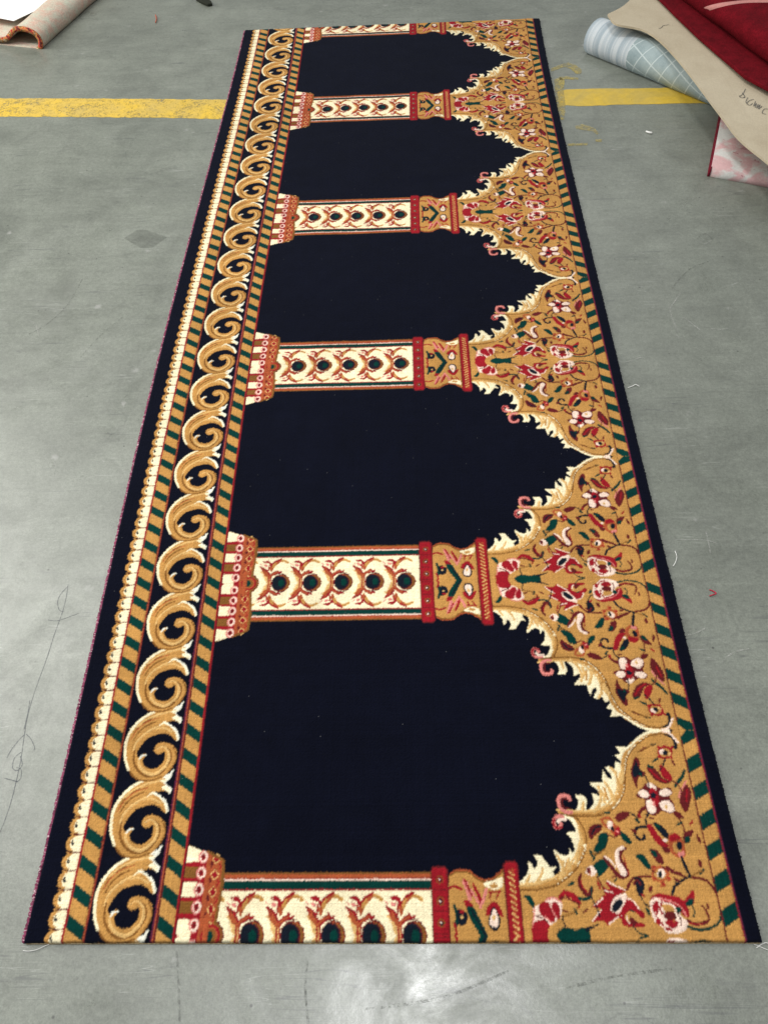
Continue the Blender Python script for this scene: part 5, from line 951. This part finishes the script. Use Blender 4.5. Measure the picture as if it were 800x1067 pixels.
# ------------------------------------------------------------------ folded and rolled carpets at the far end
def sheet_sweep(name, prof, th, A, B, mat, n=14, wob=0.002, parent=None, uvs=True, s_over=None):
    # prof: (s, z) centre line of a bent sheet, swept from A to B on the floor; s runs along side vector
    A = Vector(A); B = Vector(B); d = (B - A); L = d.length; d.normalize(); side = Vector((d.y, -d.x, 0)) if s_over is None else Vector(s_over).normalized()
    pts = [Vector(p).to_2d() for p in prof]; m = len(pts); vs, fs, uv = [], [], []; acc = [0]
    for i in range(1, m): acc.append(acc[-1] + (pts[i] - pts[i - 1]).length)
    for k_ in range(n + 1):
        base = A + d * L * k_ / n
        for sgn in (1, -1):
            for i, p in enumerate(pts):
                t_ = (pts[min(i + 1, m - 1)] - pts[max(i - 1, 0)]).normalized(); nn = Vector((-t_.y, t_.x)) * th / 2 * sgn
                w = wob * (math.sin(k_ * 1.9 + i * 0.7) + math.sin(k_ * 0.8 - i * 0.4))
                z = max(p.y + nn.y + w * (0.3 if p.y < 0.012 else 1), 0.0007)
                vs.append(base + side * (p.x + nn.x) + Vector((0, 0, ZF + z))); uv.append((acc[i], L * k_ / n))
    R = 2 * m
    for k_ in range(n):
        for i in range(m - 1):
            a = k_ * R + i; fs.append((a, a + 1, a + R + 1, a + R)); a = k_ * R + m + i; fs.append((a, a + R, a + R + 1, a + 1))
        for i in (0, m - 1):
            a = k_ * R + i; fs.append((a, a + R, a + R + m, a + m) if i == 0 else (a, a + m, a + R + m, a + R))
    for k_ in (0, n):
        for i in range(m - 1):
            a = k_ * R + i; fs.append((a, a + m, a + m + 1, a + 1) if k_ == 0 else (a, a + 1, a + m + 1, a + m))
    return link(name, mesh(name, vs, fs, True, uv), mat, parent)
def arc(cx, cz, r, a0, a1, n=10, rz=None): return [(cx + r * math.cos(math.radians(a0 + (a1 - a0) * i / n)), cz + (rz or r) * math.sin(math.radians(a0 + (a1 - a0) * i / n))) for i in range(n + 1)]

# folded rug, far left: bottom layer, fold at the right, hump, then top layer running left
kf = NT('pale_rug_back', 0.95, 0.15); c = kf.coord()
f1 = kf.mix(kf.ramp(kf.noise(c, 26, 7, 0.75), [(0.4, 0.0), (0.62, 1.0)]), srgb(190, 190, 172), srgb(200, 166, 150))
f1 = kf.mix(0.8, f1, kf.ramp(kf.noise(c, 190, 3, 0.6), [(0.3, (0.72,) * 3), (0.7, (1.15,) * 3)]), 'MULTIPLY')
kf.l(f1, kf.b.inputs['Base Color']); kf.bump(kf.noise(c, 260, 3), 0.5, 0.003)
A = ray(49, 51); B = A + Vector((0.27, 0.963, 0)) * 0.9
prof = [(-0.75, 0.008), (-0.4, 0.008), (-0.2, 0.008), (-0.07, 0.009)] + arc(-0.052, 0.042, 0.034, -78, 20, 7) + arc(-0.085, 0.047, 0.067, 12, 118, 10, 0.036)[1:] + [(-0.135, 0.068), (-0.155, 0.052), (-0.175, 0.038), (-0.20, 0.031), (-0.26, 0.029), (-0.40, 0.029), (-0.75, 0.029)]
rug1 = empty('folded_rug', A, 'pale pinkish rug folded over at its edge with a colourful cut end, far left corner', 'rug')
child(sheet_sweep('rug_body', prof, 0.012, A, B, kf.m, 12, 0.0012), rug1)
ke = NT('cut_pile', 0.9, 0.2); c = ke.coord()
e1 = ke.ramp(ke.noise(c, 62, 2, 0.5), [(0.35, srgb(86, 52, 40)), (0.47, srgb(190, 60, 60)), (0.53, srgb(206, 150, 84)), (0.62, srgb(96, 70, 52)), (0.7, srgb(214, 186, 150))])
ke.l(e1, ke.b.inputs['Base Color'])
child(sheet_sweep('cut_edge', prof[4:], 0.017, A - Vector((0.27, 0.963, 0)) * 0.004, A + Vector((0.27, 0.963, 0)) * 0.004, ke.m, 1, 0.0), rug1)
kw = NT('paper', 0.7, 0.3); kw.l(kw.ramp(kw.noise(kw.coord(), 14, 5), [(0.3, (0.80,) * 3), (0.7, (0.88,) * 3)]), kw.b.inputs['Base Color'])
zp = ZF + 0.0485
pp = [ray(-45, 10, zp + 0.01), ray(14.5, 21.5, zp + 0.008), ray(59, 0.5, zp + 0.012), ray(80, -8, zp + 0.012), ray(0, -22, zp + 0.03), ray(-60, -10, zp + 0.02)]
vs = [Vector((p.x, p.y, p.z + dz)) for dz in (0, 0.0016) for p in pp]; n = len(pp)
tag(link('paper_sheet', mesh('paper_sheet', vs, [tuple(range(n - 1, -1, -1)), tuple(range(n, 2 * n))] + [(i, (i + 1) % n, n + (i + 1) % n, n + i) for i in range(n)]), kw.m), 'blank white paper lying on top of the folded pale rug', 'paper')
# its print, unreadable from here, is left out

# rolled pale blue-grey rug, far right
kr = NT('checked_rug', 0.85, 0.25); uvn = kr.coord('UV')
sx = kr.n('ShaderNodeSeparateXYZ'); kr.l(uvn, sx.inputs[0])
def stripes(sock, period, width, phase=0.0):
    a = kr.n('ShaderNodeMath', _operation='ADD'); kr.l(sock, a.inputs[0]); a.inputs[1].default_value = phase
    b = kr.n('ShaderNodeMath', _operation='PINGPONG'); kr.l(a.outputs[0], b.inputs[0]); b.inputs[1].default_value = period / 2
    c_ = kr.n('ShaderNodeMath', _operation='LESS_THAN'); kr.l(b.outputs[0], c_.inputs[0]); c_.inputs[1].default_value = width; return c_.outputs[0]
def math_(op, a, b):
    x = kr.n('ShaderNodeMath', _operation=op)
    for i, v in enumerate((a, b)):
        if isinstance(v, (int, float)): x.inputs[i].default_value = v
        else: kr.l(v, x.inputs[i])
    return x.outputs[0]
diag1 = math_('ADD', sx.outputs[0], math_('MULTIPLY', sx.outputs[1], 0.35)); diag2 = math_('SUBTRACT', sx.outputs[1], math_('MULTIPLY', sx.outputs[0], 0.5))
chk = math_('MAXIMUM', stripes(diag1, 0.052, 0.0022), stripes(diag2, 0.058, 0.0022))
base = kr.ramp(kr.noise(uvn, 16, 6, 0.6), [(0.3, srgb(134, 150, 154)), (0.7, srgb(166, 180, 182))])
body = kr.mix(math_('MULTIPLY', chk, 0.6), base, srgb(206, 216, 216))
near = math_('LESS_THAN', sx.outputs[1], 0.20)
bands = kr.mix(kr.ramp(kr.noise(uvn, 3.0, 3, 0.5, 0, (0.3, 16, 1), 0.12), [(0.42, 0.0), (0.56, 1.0)]), srgb(158, 170, 178), srgb(192, 198, 202))
colx = kr.mix(near, body, bands)
colx = kr.mix(0.6, colx, kr.ramp(kr.noise(uvn, 300, 3), [(0.3, (0.85,) * 3), (0.7, (1.1,) * 3)]), 'MULTIPLY'); kr.l(colx, kr.b.inputs['Base Color'])
A = ray(607, 57); B = ray(772, 127); d = (B - A).normalized(); side = Vector((-d.y, d.x, 0))
if side.y < 0: side = -side
sp = []
for i in range(46):
    a = -math.pi / 2 - (i / 45) * 2 * math.pi * 1.95; rr = 0.064 - 0.0175 * i / 45 * 1.95
    sp.append((0.066 + rr * math.cos(a) * 1.12, 0.064 + rr * math.sin(a) * 0.95))
sp = sp[::1]
sp = [(x, z) for x, z in sp]
roll = sheet_sweep('rolled_rug', [(0.11, 0.0075)] + [(0.09, 0.0072)] + sp, 0.010, A, A + d * 0.95, kr.m, 18, 0.0006, s_over=side)
tag(roll, 'pale blue grey rug with white check lines, rolled up on the floor at right', 'rug')

# slab helper for outlines at real heights
def slab(name, outline, th, mat, sub=0.03, sag=0.0, parent=None, bevel=0.0):
    n = len(outline); c0 = sum(outline, Vector()) / n
    bm = bmesh.new(); top = [bm.verts.new(p) for p in outline]; f = bm.faces.new(top)
    if f.normal.z < 0: f.normal_flip()
    bm.faces.ensure_lookup_table(); bm.normal_update()
    if bm.faces[0].normal.z < 0: bmesh.ops.reverse_faces(bm, faces=bm.faces[:])
    ex = bmesh.ops.extrude_face_region(bm, geom=bm.faces[:])
    for v in [g for g in ex['geom'] if isinstance(g, bmesh.types.BMVert)]: v.co.z -= th
    bmesh.ops.recalc_face_normals(bm, faces=bm.faces[:])
    if bevel: bmesh.ops.bevel(bm, geom=[e for e in bm.edges], offset=bevel, segments=3, profile=0.5, affect='EDGES')
    me = bpy.data.meshes.new(name); bm.to_mesh(me); bm.free()
    return link(name, me, mat, parent)
def R2(x, y, z): return ray(x, y, ZF + z)
# beige backing strip with handwriting
kbg = NT('beige_backing', 0.9, 0.2); c = kbg.coord()
q1 = kbg.ramp(kbg.noise(c, 5, 6, 0.6), [(0.3, srgb(178, 164, 140)), (0.7, srgb(198, 186, 162))])
q1 = kbg.mix(0.5, q1, kbg.ramp(kbg.noise(c, 150, 4, 0.6), [(0.3, (0.86,) * 3), (0.7, (1.08,) * 3)]), 'MULTIPLY'); kbg.l(q1, kbg.b.inputs['Base Color']); kbg.bump(kbg.noise(c, 220, 3), 0.3, 0.002)
zb = lambda x: 0.155 - (x - 633) / 170 * 0.035
outl = [(633, 14), (635, 17), (643, 24.5), (675, 32.5), (706, 61), (749, 117), (770, 144), (800, 169), (845, 208), (900, 160), (845, 115), (800, 93), (775, 80), (747, 56), (725, 37), (700, 14), (686, 0), (672, -14), (650, 5)]
strip = empty('rug_backing_strip', R2(720, 50, 0.1), 'beige rug backing strip with black handwriting, draped over the rolled blue grey rug', 'rug')
child(slab('backing_sheet', [R2(q.x, q.y, zb(q.x)) for q in smoothpx(outl + outl[:1], 5)[:-1]], 0.007, kbg.m), strip)
vs, fs = [], []; zz = 0
hand = [[(776.5, 92), (774, 97), (770, 100)], [(773, 96), (776, 100), (774, 101)], [(770, 99), (772, 101), (776, 101)], [(779, 101), (777, 105), (778, 107)], [(785, 103), (781, 104), (778, 107), (781, 109), (784, 107)],
        [(787, 105), (785, 110), (788, 107), (786.5, 111.5)], [(790, 108), (788, 112), (792, 108.5), (790, 113), (794, 110)], [(800, 113), (796, 113), (794, 117), (798, 118.5)], [(803, 114), (801, 119), (805, 120)], [(686, 29), (689, 28), (691, 26), (697, 25)]]
def ribz(px, w):
    global zz
    pts = [R2(q.x, q.y, zb(q.x) + 0.0012 + zz * 0.00004) for q in smoothpx(px, 4)]; b = len(vs); zz += 1
    for i, p in enumerate(pts):
        dd = (pts[min(i + 1, len(pts) - 1)] - pts[max(i - 1, 0)]).normalized(); s = Vector((-dd.y, dd.x, 0)) * w; vs.extend([p + s, p - s])
    for i in range(len(pts) - 1): fs.append((b + 2 * i, b + 2 * i + 1, b + 2 * i + 3, b + 2 * i + 2))
for h_ in hand[:-1]: ribz(h_, 0.0011)
ink = plain('marker_ink', (0.13, 0.125, 0.115))
child(link('handwriting', mesh('handwriting', vs, fs), ink), strip)
vs, fs = [], []; ribz(hand[-1], 0.0010); child(link('pen_stroke', mesh('pen_stroke', vs, fs), ink), strip)

# pink flowered rug with red cut edge
kpk = NT('pink_floral', 0.9, 0.2); c = kpk.coord()
fl = kpk.noise(c, 16, 5, 0.6, 0.8)
pk = kpk.mix(kpk.ramp(fl, [(0.44, 0.0), (0.56, 1.0)]), srgb(192, 156, 156), srgb(192, 190, 186))
pk = kpk.mix(kpk.ramp(kpk.noise(c, 17, 3, 0.5, 1.0), [(0.60, 0.0), (0.62, 1.0)]), pk, srgb(168, 126, 130))
pk = kpk.mix(0.6, pk, kpk.ramp(kpk.noise(c, 160, 4), [(0.3, (0.86,) * 3), (0.7, (1.1,) * 3)]), 'MULTIPLY'); kpk.l(pk, kpk.b.inputs['Base Color'])
pink = empty('pink_rug', ray(745, 170), 'pink rug with white flowers and a dark red cut edge, folded under the beige strip', 'rug')
A = ray(738, 183.5); B = ray(830, 201); d = (B - A).normalized(); side = Vector((-d.y, d.x, 0))
Et = ray(748.5, 129); sd = (Et - A).normalized()
pf = [(0.45, 0.007), (0.2, 0.007), (0.05, 0.007)] + arc(0.018, 0.022, 0.015, -90, -270, 8, 0.015) + [(0.05, 0.040), (0.15, 0.042), (0.45, 0.042)]
child(sheet_sweep('rug_body', pf, 0.012, A, A + d * 0.7, kpk.m, 10, 0.0012, s_over=sd), pink)
child(sheet_sweep('cut_edge', [(s - 0.0005, z) for s, z in pf], 0.0135, A - d * 0.005, A + d * 0.003, plain('red_cut_edge', srgb(104, 20, 36), var=0.35), 1, 0.0, s_over=sd), pink)

# red rugs on the pile
kred = NT('red_wool', 0.95, 0.1); c = kred.coord()
rd = kred.ramp(kred.noise(c, 30, 6, 0.7), [(0.3, srgb(82, 8, 17)), (0.7, srgb(112, 14, 26))])
rd = kred.mix(0.8, rd, kred.ramp(kred.noise(c, 240, 3), [(0.3, (0.7,) * 3), (0.7, (1.25,) * 3)]), 'MULTIPLY'); kred.l(rd, kred.b.inputs['Base Color']); kred.bump(kred.noise(c, 260, 2), 0.5, 0.003)
zr = 0.150
o1 = [(676, -14), (690, 0), (702, 12), (727, 36), (749, 55), (777, 79), (802, 92), (850, 118), (930, 60), (850, -60), (720, -60)]
red1 = slab('red_rug', [R2(x, y, zr if x > 745 else zr + (745 - x) * 0.0002) for x, y in o1], 0.012, kred.m, bevel=0.003)
tag(red1, 'flat dark red rug lying on the beige strip, its edge showing below the fold', 'rug')
# upper red rug: a thick fold whose rounded front lies along the crease
A = R2(690, -6, 0.156); B = R2(803, 78, 0.156); A.z = B.z = 0; d = (B - A).normalized(); side = Vector((-d.y, d.x, 0))
if side.y < 0: side = -side
zt = zr + 0.006
pf = [(0.60, zt), (0.3, zt), (0.12, zt)] + arc(0.045, zt + 0.034, 0.034, -90, -270, 12, 0.034) + [(0.10, zt + 0.074), (0.2, zt + 0.085), (0.4, zt + 0.082), (0.6, zt + 0.07)]
red2 = empty('folded_red_rug', A, 'dark red rug folded double with a pale curved stripe, top of the pile at right', 'rug')
child(sheet_sweep('rug_body', pf, 0.014, A + side * 0.02 , B + side * 0.02 + d * 0.4, kred.m, 16, 0.0018, s_over=side), red2)
# pale woven stripe on the fold: a ribbon of raised pile that follows the surface
from mathutils.bvhtree import BVHTree
bpy.context.view_layer.update()
bd = [o for o in COL.objects if o.parent == red2][0]
bvh = BVHTree.FromPolygons([bd.matrix_world @ v.co for v in bd.data.vertices], [tuple(p.vertices) for p in bd.data.polygons])
def on_rug(x, y):
    d_ = (ray(x, y, 0) - CAM).normalized(); h = bvh.ray_cast(CAM, d_)
    return h[0], h[1]
vs, fs = [], []
top_e = [(722, 12.5), (735, 6.5), (748, 3.0), (762, 1.0), (778, -0.5), (800, -1.2), (830, -1.5)]
bot_e = [(724, 16), (737, 11.2), (750, 7.2), (764, 4.2), (779, 2.6), (800, 2.2), (830, 2.4)]
for a, b in zip(smoothpx(top_e, 5), smoothpx(bot_e, 5)):
    row = []
    for t_ in (0, 0.33, 0.67, 1):
        q = a.lerp(b, t_); h, nn = on_rug(q.x, q.y)
        if h is None: row = None; break
        if nn.z < 0: nn = -nn
        row.append(h + nn * (0.0025 if 0 < t_ < 1 else 0.0004))
    if row: vs += row
for i in range(len(vs) // 4 - 1):
    for j in range(3): fs.append((i * 4 + j, i * 4 + j + 1, i * 4 + j + 5, i * 4 + j + 4))
if fs: child(link('pale_stripe', mesh('pale_stripe', vs, fs, True), plain('pale_stripe_wool', srgb(186, 128, 122))), red2)

# sliver of a blue rug and a dark scrap at the far edge of the photograph
o2 = [(655, 3.5), (664, 1.5), (676, -4), (690, -14), (672, -20), (660, -6)]
tag(slab('blue_rug', [R2(x, y, 0.10) for x, y in o2], 0.05, plain('blue_wool', srgb(120, 160, 196)), bevel=0.006), 'sliver of a light blue rug peeping out beyond the beige strip', 'rug')
o3 = [(203, -3), (210, 1.2), (216, 3.6), (221, 2.6), (220, 0), (214, -4)]
tag(slab('rubber_scrap', [R2(x, y, 0.012) for x, y in o3], 0.011, plain('black_rubber', (0.02, 0.022, 0.015)), bevel=0.003), 'small black scrap on the floor at the far edge, beyond the yellow line', 'scrap')
